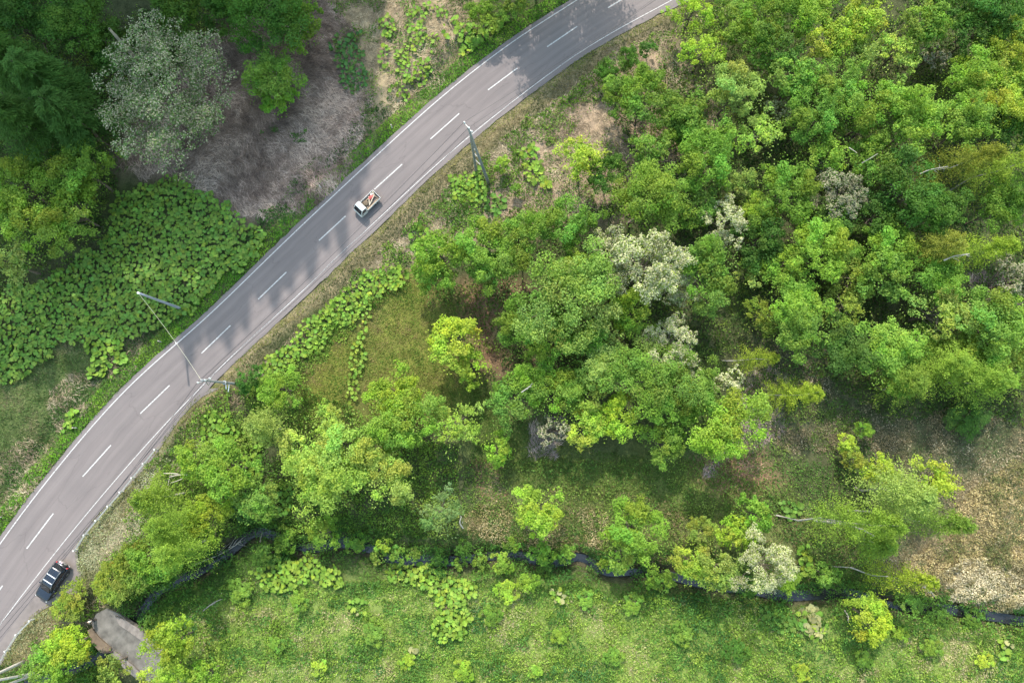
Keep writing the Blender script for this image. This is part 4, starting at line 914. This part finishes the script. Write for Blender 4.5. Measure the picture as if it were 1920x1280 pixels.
for px, py, lab in ((735, 240, 'white roadside marker post in the left verge, topmost'), (602, 352, 'white roadside marker post in the left verge, level with the truck'), (303, 641, 'white roadside marker post in the left verge, under the crossing wire'), (144, 802, 'white roadside marker post in the left verge, beside the dull grass'), (3, 969, 'white roadside marker post in the left verge, at the left edge')):
    p = g(px, py); e = empty('marker_post', (p[0], p[1], terrain(p[None, :2])[0]))
    mb = MB(); mb.tube([(0, 0, -.1), (.02, .02, 1.0)], .055, 8); mb.build('post', M_WHITE, e); mb = MB(); mb.box((.02, .02, .92), (.13, .05, .14)); mb.build('reflector', M_REFL, e); tag(e, lab, 'marker post', 'roadside marker posts')
def pole(base, top, h, label, mat, r0=.19, r1=.11):
    b = g(*base); b[2] = float(terrain(b[None, :2])[0])-.2; t = g(*top, h); e = empty('utility_pole', b); tag(e, label, 'pole', 'utility poles'); t = t-b
    mb = MB(); n = 7; P = [tuple(t*k/n) for k in range(n+1)]; mb.tube(P, np.linspace(r0, r1, n+1), 12); mb.build('shaft', mat, e, True); return e, b, t
def bar(e, name, p, q, r, mat, k=6): mb = MB(); mb.tube([tuple(p), tuple(q)], r, k); return mb.build(name, mat, e)
M_POLE1 = plain('weathered_pole', (.23, .24, .235), .9, var=.3, scale=4); M_POLE2 = plain('blue_grey_pole', (.30, .33, .41), .7, var=.12, scale=2)
M_INS = plain('porcelain', (.8, .82, .84), .25)
e1, b1, t1 = pole((917, 345), (878, 240), 13.6, 'A-shaped utility pole standing right of the road', M_POLE1, .21, .12)
s1 = g(893, 322); s1[2] = -.2; bar(e1, 'strut', s1-b1, t1*.90, .16, M_POLE1, 10)
for k in (.35, .5, .62): mb = MB(); c = t1*k; mb.tube([tuple(s1-b1+(t1*.9-s1+b1)*(k/.9)), tuple(c)], .05, 6); mb.build('tie_bar', M_STEEL, e1)
nrm = Vector((.69, -.72, 0)); rd = Vector((.72, .69, 0))
def arm(e, t, L, d, dz=-.3):
    c = Vector(t)+Vector((0, 0, dz)); mb = MB(); mb.tube([c-d*L*.5, c+d*L*.5], .06, 6); ca = mb.build('crossarm', M_STEEL, e)
    out = []
    for k in (-.45, -.1, .45):
        mb = MB(); q = c+d*L*k; mb.tube([q, q+Vector((0, 0, .12)), q+Vector((0, 0, .18)), q+Vector((0, 0, .32))], [.05, .11, .06, .09], 8); mb.build('insulator', M_INS, e, True); out.append(q+Vector((0, 0, .32))+e.location)
    return out
A1 = arm(e1, t1, 1.5, Vector((-.62, .78, 0)), .05)
e3, b3, t3 = pole((459, 721), (377, 712), 11.6, 'utility pole at the right road edge where the bright wire crosses', M_CONC, .17, .10)
A3 = arm(e3, t3, 1.5, (-nrm*.4+rd*-.9).normalized(), -.9)
c = t3*.80; V0 = Vector(c); tip = Vector(g(391, 722, 9.6)-b3); bar(e3, 'bracket_arm', V0, tip, .045, M_STEEL); bar(e3, 'bracket_arm', Vector(t3*.93), tip, .04, M_STEEL)
for k, q in ((.40, (428, 734, 5.0)), (.48, (424, 729, 5.3))): bar(e3, 'step_bracket', Vector(t3*k), Vector(g(*q)-b3), .05, M_INS)
mb = MB(); mb.tube([tuple(Vector(t3*.5)+Vector((0, 0, -.25))), tuple(Vector(t3*.5)+Vector((.02, 0, .25)))], .24, 10); mb.build('collar', M_STEEL, e3)
e2, b2, t2 = pole((339, 578), (259, 549), 10.4, 'blue-grey utility pole rising from the butterbur left of the road', M_POLE2, .19, .11)
mb = MB(); mb.tube([tuple(Vector(t2)-Vector((0, 0, .15))), tuple(Vector(t2)+Vector((0, 0, .06)))], .12, 10); mb.build('cap', M_INS, e2)
e4, b4, t4 = pole((46, 1239), (-110, 1310), 12.5, 'pale concrete pole leaving the bottom left corner, upper one', plain('white_concrete', (.50, .48, .45), .8, var=.1), .19, .12)
for base, tpx, nm in (((62, 1263), (-70, 1287), 'strut'), ((60, 1266), (-80, 1318), 'strut')):
    q = g(*base)-b4; q[2] = -.1; r_ = g(*tpx, 9.3)-b4; bar(e4, nm, q, r_, .14, e4.children[0].data.materials[0], 10)
A4 = [Vector(t4)+e4.location+rd.cross(Vector((0, 0, 1)))*k for k in (-.7, 0, .7)]
far = [Vector((*g(1420, -60)[:2], 12.2))+Vector((.5, -.6, 0))*k for k in (-1, 0, 1)]
def wire(p, q, sag, label, r=.02, mat=M_WIRE, name='overhead_wire'):
    P = [p.lerp(q, t)-Vector((0, 0, sag*4*t*(1-t))) for t in np.linspace(0, 1, 25)]; mb = MB(); mb.tube([tuple(x) for x in P], r, 5); tag(mb.build(name, mat), label, 'wire', 'overhead wires along the road')
ends = ('outer', 'middle', 'inner')
for k in range(3):
    wire(A1[k], A3[k], .9, f'dark overhead wire from the A-shaped pole down to the crossing-wire pole, {ends[k]} strand')
    wire(A3[k], A4[k], .9, f'dark overhead wire from the crossing-wire pole toward the bottom left corner, {ends[k]} strand')
    wire(A1[k], far[k], .8, f'pale overhead wire from the A-shaped pole up to the top edge, {ends[k]} strand', .012, M_WIRE)
M_LINE = plain('bright_wire', (.48, .48, .35), .5)
p3w, p2w = Vector(t3)+e3.location, Vector(t2)+e2.location
wire(p2w, p3w, .5, 'bright wire crossing the road between the two slanting poles', .013, M_LINE)
mb = MB(); q = p2w.lerp(p3w, .58)-Vector((0, 0, .5)); mb.tube([tuple(q-(p3w-p2w).normalized()*.14), tuple(q), tuple(q+(p3w-p2w).normalized()*.14)], [.03, .06, .03], 8); tag(mb.build('wire_joint', M_INS), 'small white joint on the bright wire over the road', 'wire joint')

# ------------------------------------------------------------------ vehicles
def wheel(e, x, y, r, wd):
    mb = MB(); mb.tube([(x, y-wd/2, r), (x, y-wd*.32, r), (x, y+wd*.32, r), (x, y+wd/2, r)], [r*.9, r, r, r*.9], 20); w_ = mb.build('wheel', M_RUBBER, e, True)
    mb = MB(); s = 1 if y > 0 else -1; mb.tube([(x, y+s*wd*.3, r), (x, y+s*(wd/2+.012), r)], [r*.62, r*.55], 14); mb.build('rim', M_STEEL, w_); return w_
M_CARWHITE = plain('truck_paint', (.66, .67, .65), .3, spec=.5, var=.04); M_DARKMETAL = plain('chassis', (.03, .03, .03), .7)
M_LAMP = plain('lamp_lens', (.75, .76, .74), .15, spec=.6); M_RED = plain('red_lens', (.42, .02, .02), .25)
def heading(p, q, z): a_, b_ = g(*p, z), g(*q, z); return math.atan2(b_[1]-a_[1], b_[0]-a_[0])
tp = g(688.0, 381.5, .85); T = empty('pickup_truck', (tp[0], tp[1], 0), heading((706, 363), (670, 398), 1.0)); tag(T, 'small white pickup truck with a loaded open bed driving along the road', 'truck')
hw = .735
mb = MB()
prof = [(.62, .38), (1.63, .36), (1.70, .48), (1.70, .80), (1.655, 1.0), (1.22, 1.69), (1.10, 1.755), (.70, 1.77), (.62, 1.72)]   # cab in side view
def yw(z): return hw if z < 1.0 else hw-.11*(z-1.0)/.77
mb.loft([[(x, -yw(z), z) for x, z in prof], [(x, -yw(z)*.5, z+(.02 if z > 1.6 else 0)) for x, z in prof], [(x+(.02 if x > 1.6 else 0), 0, z+(.03 if z > 1.6 else 0)) for x, z in prof], [(x, yw(z)*.5, z+(.02 if z > 1.6 else 0)) for x, z in prof], [(x, yw(z), z) for x, z in prof]])
mb.build('cab', M_CARWHITE, T)
def fr(x0, z0, x1, z1, t): return (x0+(x1-x0)*t, z0+(z1-z0)*t)
a0, a1 = fr(1.655, 1.0, 1.22, 1.69, .08), fr(1.655, 1.0, 1.22, 1.69, .93)
def yy(z, k): return yw(z)*k
mb = MB(); mb.pane([(a0[0]+.012, -yy(a0[1], .93), a0[1]+.008), (a0[0]+.03, 0, a0[1]+.02), (a1[0]+.03, 0, a1[1]+.02), (a1[0]+.012, -yy(a1[1], .90), a1[1]+.008)]); mb.pane([(a0[0]+.03, 0, a0[1]+.02), (a0[0]+.012, yy(a0[1], .93), a0[1]+.008), (a1[0]+.012, yy(a1[1], .90), a1[1]+.008), (a1[0]+.03, 0, a1[1]+.02)]); ws = mb.build('windshield', M_GLASS, T)
mb = MB(); mb.tube([(1.60, -.3, 1.13), (1.46, .25, 1.37)], .012, 4); mb.build('wiper', M_RUBBER, ws)
mb = MB(); mb.box((1.585, -.05, 1.17), (.12, .16, .015), Matrix.Rotation(R(58), 4, 'Y')); mb.build('paper', M_WHITE, ws)
for s in (-1, 1):
    mb = MB(); mb.pane([(.74, s*(yw(1.05)+.006), 1.05), (1.50, s*(yw(1.05)+.006), 1.05), (1.20, s*(yw(1.58)+.006), 1.58), (.74, s*(yw(1.58)+.006), 1.58)][::s]); mb.build('side_window', M_GLASS, T)
    mb = MB(); mb.box((1.09, s*(hw+.004), .72), (.85, .012, .56), None, .004); d_ = mb.build('door', M_CARWHITE, T); mb = MB(); mb.box((.78, s*(hw+.02), .86), (.12, .03, .03)); mb.build('handle', M_DARKMETAL, d_)
    mb = MB(); mb.box((1.705, s*.55, .70), (.03, .24, .15), None, .012); mb.build('headlight', M_LAMP, T)
    mb = MB(); mb.box((1.40, s*(hw+.12), 1.20), (.07, .13, .2), None, .02); mb.tube([(1.42, s*(hw-.02), 1.12), (1.40, s*(hw+.12), 1.15)], .015, 5); mb.build('mirror', M_DARKMETAL, T)
    mb = MB(); mb.box((-.60, s*(hw-.005), .80), (2.26, .035, .30), None, .008); mb.build('bed_side', M_CARWHITE, T)
    mb = MB(); mb.box((-1.735, s*.62, .52), (.03, .16, .10)); mb.build('tail_light', M_RED, T)
    wheel(T, 1.10, s*.62, .27, .16); wheel(T, -.88, s*.62, .27, .16)
mb = MB(); mb.box((0, 0, .42), (3.3, 1.0, .16)); mb.build('chassis', M_DARKMETAL, T)
mb = MB(); mb.box((1.712, 0, .47), (.06, 1.40, .16), None, .02); mb.build('bumper', M_CARWHITE, T)
mb = MB(); mb.box((-.60, 0, .62), (2.26, 1.40, .05)); mb.build('bed_floor', plain('worn_bed', (.11, .09, .075), .85, var=.4, scale=3), T)
mb = MB(); mb.box((-1.735, 0, .80), (.035, 1.43, .30), None, .008); mb.build('tailgate', M_CARWHITE, T); mb = MB(); mb.box((.53, 0, .80), (.035, 1.43, .30), None, .008); mb.build('bed_front', M_CARWHITE, T)
mb = MB()
for s in (-1, 1): mb.tube([(.56, s*.62, .9), (.56, s*.62, 1.62)], .022, 6)
for z in (1.2, 1.62): mb.tube([(.56, -.62, z), (.56, .62, z)], .022, 6)
mb.build('headboard_frame', M_CARWHITE, T)
TM = Matrix.Translation(T.location) @ Matrix.Rotation(T.rotation_euler.z, 4, 'Z')
def on_bed(o, label, cat, group=None): o.matrix_world = TM; tag(o, label, cat, group)
M_WOOD = [plain('old_wood', c, .85, var=.3, scale=6) for c in ((.30, .22, .15), (.16, .12, .09), (.42, .36, .28))]
rt = random.Random(4); where = ('nearest the cab', 'along the left bed side', 'across the middle of the bed', 'near the tailgate', 'lying over the bag', 'along the right bed side', 'leaning on the tailgate')
for k, (x, y, L, az, z, m_i) in enumerate(((.2, .05, 1.1, 1.3, .70, 1), (-.5, .55, 1.9, .05, .72, 0), (-.45, -.05, 1.2, .9, .82, 2), (-1.45, .2, 1.0, 1.75, .75, 1), (-.85, .1, 1.3, .35, .90, 2), (-.15, -.42, 1.0, -.15, .74, 0), (-1.5, -.3, .8, 1.2, .84, 2))):
    mb = MB(); mb.box((x, y, z), (L, .12, .06), Matrix.Rotation(az, 4, 'Z') @ Matrix.Rotation(.04*k-.1, 4, 'Y'), .008); on_bed(mb.build('plank', M_WOOD[m_i]), f'old timber piece in the truck bed {where[k]}', 'plank', 'timber on the truck')
def sack(c, size, mat, seed):
    bm = bmesh.new(); bmesh.ops.create_icosphere(bm, subdivisions=3, radius=.5); r_ = random.Random(seed)
    for v in bm.verts: v.co *= 1+.10*math.sin(9*v.co.x+seed)*math.cos(8*v.co.y)+r_.uniform(-.03, .03); v.co.z = max(v.co.z, -.34); v.co = Vector((v.co.x*size[0], v.co.y*size[1], v.co.z*size[2]))+Vector(c)
    mb = MB(); mb.bm.free(); mb.bm = bm; return mb.build('sack', mat, None, True)
on_bed(sack((-.95, -.22, .82), (.75, .5, .36), plain('red_cloth', (.48, .10, .09), .8, var=.25), 1), 'red bag lying in the truck bed', 'bag', 'bags on the truck')
on_bed(sack((-1.25, -.45, .80), (.4, .3, .3), plain('white_sack', (.70, .67, .62), .8, var=.15), 2), 'white sack beside the red bag in the truck bed', 'bag', 'bags on the truck')
on_bed(sack((.05, -.15, .80), (.7, .75, .34), plain('brown_brush', (.13, .10, .07), .95, var=.5, scale=9), 3), 'heap of brown brushwood behind the truck cab', 'brushwood')

# dark estate car on the shoulder
sp = g(95.5, 1090.5, 1.0); S = empty('estate_car', (sp[0], sp[1], 0), heading((118, 1056), (76, 1120), 1.0)); tag(S, 'dark blue estate car with silver roof bars parked on the shoulder', 'car')
M_NAVY = plain('dark_blue_paint', (.016, .022, .036), .18, .15, .6, .05)
def ring(x, w_, zb, zs, rz=.07): return [(x, -w_*.90, zb), (x, -w_, zb+.16), (x, -w_, zs-rz*1.6), (x, -w_*.955, zs-rz*.4), (x, -w_*.82, zs), (x, w_*.82, zs), (x, w_*.955, zs-rz*.4), (x, w_, zs-rz*1.6), (x, w_, zb+.16), (x, w_*.90, zb)]
mb = MB(); mb.loft([ring(2.32, .58, .42, .74), ring(2.26, .74, .34, .84), ring(2.10, .86, .30, .92), ring(1.80, .915, .30, .98), ring(1.10, .935, .30, 1.05), ring(.2, .94, .30, 1.06), ring(-1.2, .94, .30, 1.07), ring(-1.95, .93, .32, 1.06), ring(-2.20, .89, .36, 1.02), ring(-2.30, .80, .45, .95)])
body = mb.build('body', M_NAVY, S, True)
def gh(z, xf, xr, w_, n=3): return [(xf, -w_*.72, z), (xf-.10, -w_*.97, z), (xf-.55, -w_, z), (xr+.3, -w_, z), (xr+.04, -w_*.93, z), (xr, -w_*.7, z), (xr, w_*.7, z), (xr+.04, w_*.93, z), (xr+.3, w_, z), (xf-.55, w_, z), (xf-.10, w_*.97, z), (xf, w_*.72, z)]
mb = MB(); mb.loft([gh(1.03, 1.12, -2.14, .87), gh(1.35, .72, -2.02, .80), gh(1.64, .34, -1.90, .72), gh(1.73, .14, -1.78, .66), gh(1.755, -.05, -1.62, .56)]); mb.build('roof', M_NAVY, S, True)
def lerp3(a_, b_, t): return tuple(a_[i]+(b_[i]-a_[i])*t for i in range(3))
mb = MB(); mb.pane([(1.13, -.62, 1.075), (1.13, .62, 1.075), (.42, .54, 1.625), (.42, -.54, 1.625)], .02); mb.build('windshield', M_GLASS, S)
mb = MB(); mb.pane([(-2.14, .62, 1.12), (-2.14, -.62, 1.12), (-1.93, -.54, 1.62), (-1.93, .54, 1.62)], .02); mb.build('rear_window', M_GLASS, S)
for s in (-1, 1):
    for x0, x1, x2, x3 in ((.55, -.25, -.25, .22), (-.33, -1.12, -1.12, -.33), (-1.20, -1.80, -1.68, -1.20)):
        mb = MB(); q = [(x0, s*.865, 1.10), (x1, s*.865, 1.10), (x2, s*.755, 1.58), (x3, s*.755, 1.58)]; mb.pane(q if s < 0 else q[::-1], .02); mb.build('side_window', M_GLASS, S)
    mb = MB(); mb.tube([(.30, s*.70, 1.70), (-.2, s*.66, 1.785), (-1.6, s*.62, 1.785), (-1.85, s*.66, 1.70)], .022, 6); mb.build('roof_rail', M_STEEL, S)
    mb = MB(); mb.tube([(.72, s*.885, 1.075), (-.5, s*.893, 1.085), (-1.9, s*.885, 1.085)], .014, 5); mb.build('window_trim', M_STEEL, S)
    mb = MB(); mb.box((.62, s*1.03, 1.13), (.12, .22, .16), None, .03); mb.build('mirror', M_NAVY, S)
    mb = MB(); mb.box((2.20, s*.68, .76), (.16, .30, .12), None, .03); mb.build('headlight', M_LAMP, S)
    mb = MB(); mb.box((-2.24, s*.76, .92), (.12, .16, .24), None, .02); mb.build('tail_light', M_RED, S)
    for x in (.05, -.95): mb = MB(); mb.box((x, s*.945, .93), (.17, .03, .035)); mb.build('door_handle', M_STEEL, S)
    wheel(S, 1.42, s*.82, .34, .22); wheel(S, -1.36, s*.82, .34, .22)
for x in (-.22, -.98): mb = MB(); mb.box((x, 0, 1.825), (.10, 1.20, .035), None, .01); mb.build('roof_bar', plain('silver_bar', (.78, .80, .84), .35, .3), S)
mb = MB(); mb.box((2.30, 0, .48), (.10, 1.30, .18), None, .03); mb.build('bumper', M_NAVY, S); mb = MB(); mb.box((-2.34, 0, .52), (.14, 1.55, .2), None, .04); mb.build('bumper', plain('grey_bumper', (.30, .29, .30), .5), S)
mb = MB(); mb.tube([(-2.30, .28, .95), (-2.35, .28, .95), (-2.48, .28, .95), (-2.53, .28, .95)], [.28, .33, .33, .26], 20); sw = mb.build('spare_wheel', M_RUBBER, S, True); mb = MB(); mb.tube([(-2.5, .28, .95), (-2.545, .28, .95)], [.2, .17], 16); mb.build('cover', M_STEEL, sw)
mb = MB(); mb.box((-2.40, -.34, .98), (.16, .5, .05), None, .015); mb.tube([(-2.3, -.7, .85), (-2.5, -.5, .9), (-2.5, .1, .9)], .03, 6); mb.build('rear_step', plain('pinkish_chrome', (.62, .52, .54), .3, .5), S)
mb = MB(); mb.tube([(1.05, -.45, 1.10), (.85, .10, 1.29)], .012, 4); mb.build('wiper', M_RUBBER, S)

# ------------------------------------------------------------------ the person on the bridge
def skin_mesh(name, joints, edges, mat, sub=2):
    me = bpy.data.meshes.new(name+'_base'); me.from_pydata([j[0] for j in joints], edges, []); o = bpy.data.objects.new(name, me); col.objects.link(o)
    sk = o.modifiers.new('skin', 'SKIN'); sk.use_smooth_shade = True
    for v, j in zip(me.skin_vertices[0].data, joints): r_ = j[1]; v.radius = r_ if isinstance(r_, tuple) else (r_, r_)
    me.skin_vertices[0].data[0].use_root = True
    s = o.modifiers.new('sub', 'SUBSURF'); s.levels = s.render_levels = sub
    dg = bpy.context.evaluated_depsgraph_get(); out = bpy.data.meshes.new_from_object(o.evaluated_get(dg)); bpy.data.objects.remove(o); out.name = name; out.materials.clear(); out.materials.append(mat); return out
M_SKIN = plain('skin', (.42, .25, .18), .6, var=.06); M_SHIRT = plain('white_shirt', (.62, .62, .60), .85, var=.06, scale=8); M_TROUS = plain('dark_trousers', (.030, .032, .04), .9, var=.2); M_HAIR = plain('black_hair', (.012, .010, .009), .6)
pp = g(178.5, 1160.5); PE = empty('person', (pp[0], pp[1], .02), R(-60)); tag(PE, 'person in white shirt and dark trousers standing on the bridge holding a controller', 'person')
J = [((0, 0, .92), (.13, .10)), ((0, 0, 1.15), (.13, .10)), ((0, 0, 1.36), (.15, .10)), ((.0, 0, 1.47), .06), ((.02, 0, 1.56), .065), ((.02, 0, 1.64), (.085, .095)), ((.015, 0, 1.71), .06)]
E = [(0, 1), (1, 2), (2, 3), (3, 4), (4, 5), (5, 6)]
for s in (-1, 1):
    i = len(J); J += [((0, s*.10, .86), .095), ((.02, s*.11, .50), .062), ((-.01, s*.12, .10), .042), ((.13, s*.13, .035), .036)]; E += [(0, i), (i, i+1), (i+1, i+2), (i+2, i+3)]
    i = len(J); J += [((0, s*.185, 1.38), .055), ((-.02, s*.24, 1.12), .043), ((.18, s*.15, 1.05), .034), ((.26, s*.10, 1.06), (.022, .036))]; E += [(2, i), (i, i+1), (i+1, i+2), (i+2, i+3)]
    for k in range(4): n = len(J); J += [((.30+.012*(k % 2), s*(.125-.02*k), 1.075), .010), ((.325, s*(.115-.02*k), 1.06), .009), ((.325, s*(.105-.02*k), 1.035), .008)]; E += [(i+3, n), (n, n+1), (n+1, n+2)]
    n = len(J); J += [((.27, s*.06, 1.09), .010), ((.30, s*.05, 1.10), .009)]; E += [(i+3, n), (n, n+1)]
link('body', skin_mesh('body', J, E, M_SKIN), PE)
JS = [((0, 0, .90), (.155, .125)), ((0, 0, 1.15), (.152, .122)), ((0, 0, 1.36), (.172, .122)), ((0, 0, 1.45), .085)]; ES = [(0, 1), (1, 2), (2, 3)]
for s in (-1, 1): i = len(JS); JS += [((0, s*.19, 1.385), .078), ((-.02, s*.245, 1.13), .064), ((.06, s*.21, 1.09), .056)]; ES += [(2, i), (i, i+1), (i+1, i+2)]
link('shirt', skin_mesh('shirt', JS, ES, M_SHIRT), PE)
JT = [((0, 0, .94), (.15, .12))]; ET = []
for s in (-1, 1): i = len(JT); JT += [((0, s*.10, .84), .118), ((.02, s*.11, .50), .085), ((-.01, s*.12, .09), .066)]; ET += [(0, i), (i, i+1), (i+1, i+2)]
link('trousers', skin_mesh('trousers', JT, ET, M_TROUS), PE)
bm = bmesh.new(); bmesh.ops.create_uvsphere(bm, u_segments=16, v_segments=10, radius=.108); bmesh.ops.delete(bm, geom=[v for v in bm.verts if v.co.z < -.03 and v.co.x > -.02 or v.co.z < -.08], context='VERTS')
for v in bm.verts: v.co = Vector((v.co.x*1.05, v.co.y*.92, v.co.z*1.05))+Vector((.008, 0, 1.665))
mb = MB(); mb.bm.free(); mb.bm = bm; mb.build('hair', M_HAIR, PE, True)
for s in (-1, 1):
    mb = MB(); mb.box((.06, s*.13, .04), (.27, .10, .08), None, .025); mb.build('shoe', M_RUBBER, PE)
    mb = MB(); mb.box((.098, s*.032, 1.655), (.012, .022, .010), None, .003); mb.build('eye', M_HAIR, PE); mb = MB(); mb.box((.015, s*.092, 1.645), (.035, .015, .055), None, .006); mb.build('ear', M_SKIN, PE)
mb = MB(); mb.loft([[(.10, -.014, 1.61), (.10, .014, 1.61), (.13, .010, 1.615), (.13, -.010, 1.615)], [(.098, -.008, 1.66), (.098, .008, 1.66), (.104, .006, 1.66), (.104, -.006, 1.66)]]); mb.build('nose', M_SKIN, PE)
mb = MB(); mb.box((.102, 0, 1.585), (.010, .042, .010), None, .003); mb.build('mouth', plain('lips', (.36, .14, .12), .5), PE)
mb = MB(); mb.box((.33, 0, 1.085), (.10, .20, .035), None, .015); mb.tube([(.37, -.07, 1.10), (.45, -.07, 1.18)], .008, 5); mb.tube([(.37, .07, 1.10), (.45, .07, 1.18)], .008, 5)
o = mb.build('remote_controller', M_DARKMETAL); o.matrix_world = Matrix.Translation(PE.location) @ Matrix.Rotation(PE.rotation_euler.z, 4, 'Z'); tag(o, 'dark remote controller held by the person on the bridge', 'controller')
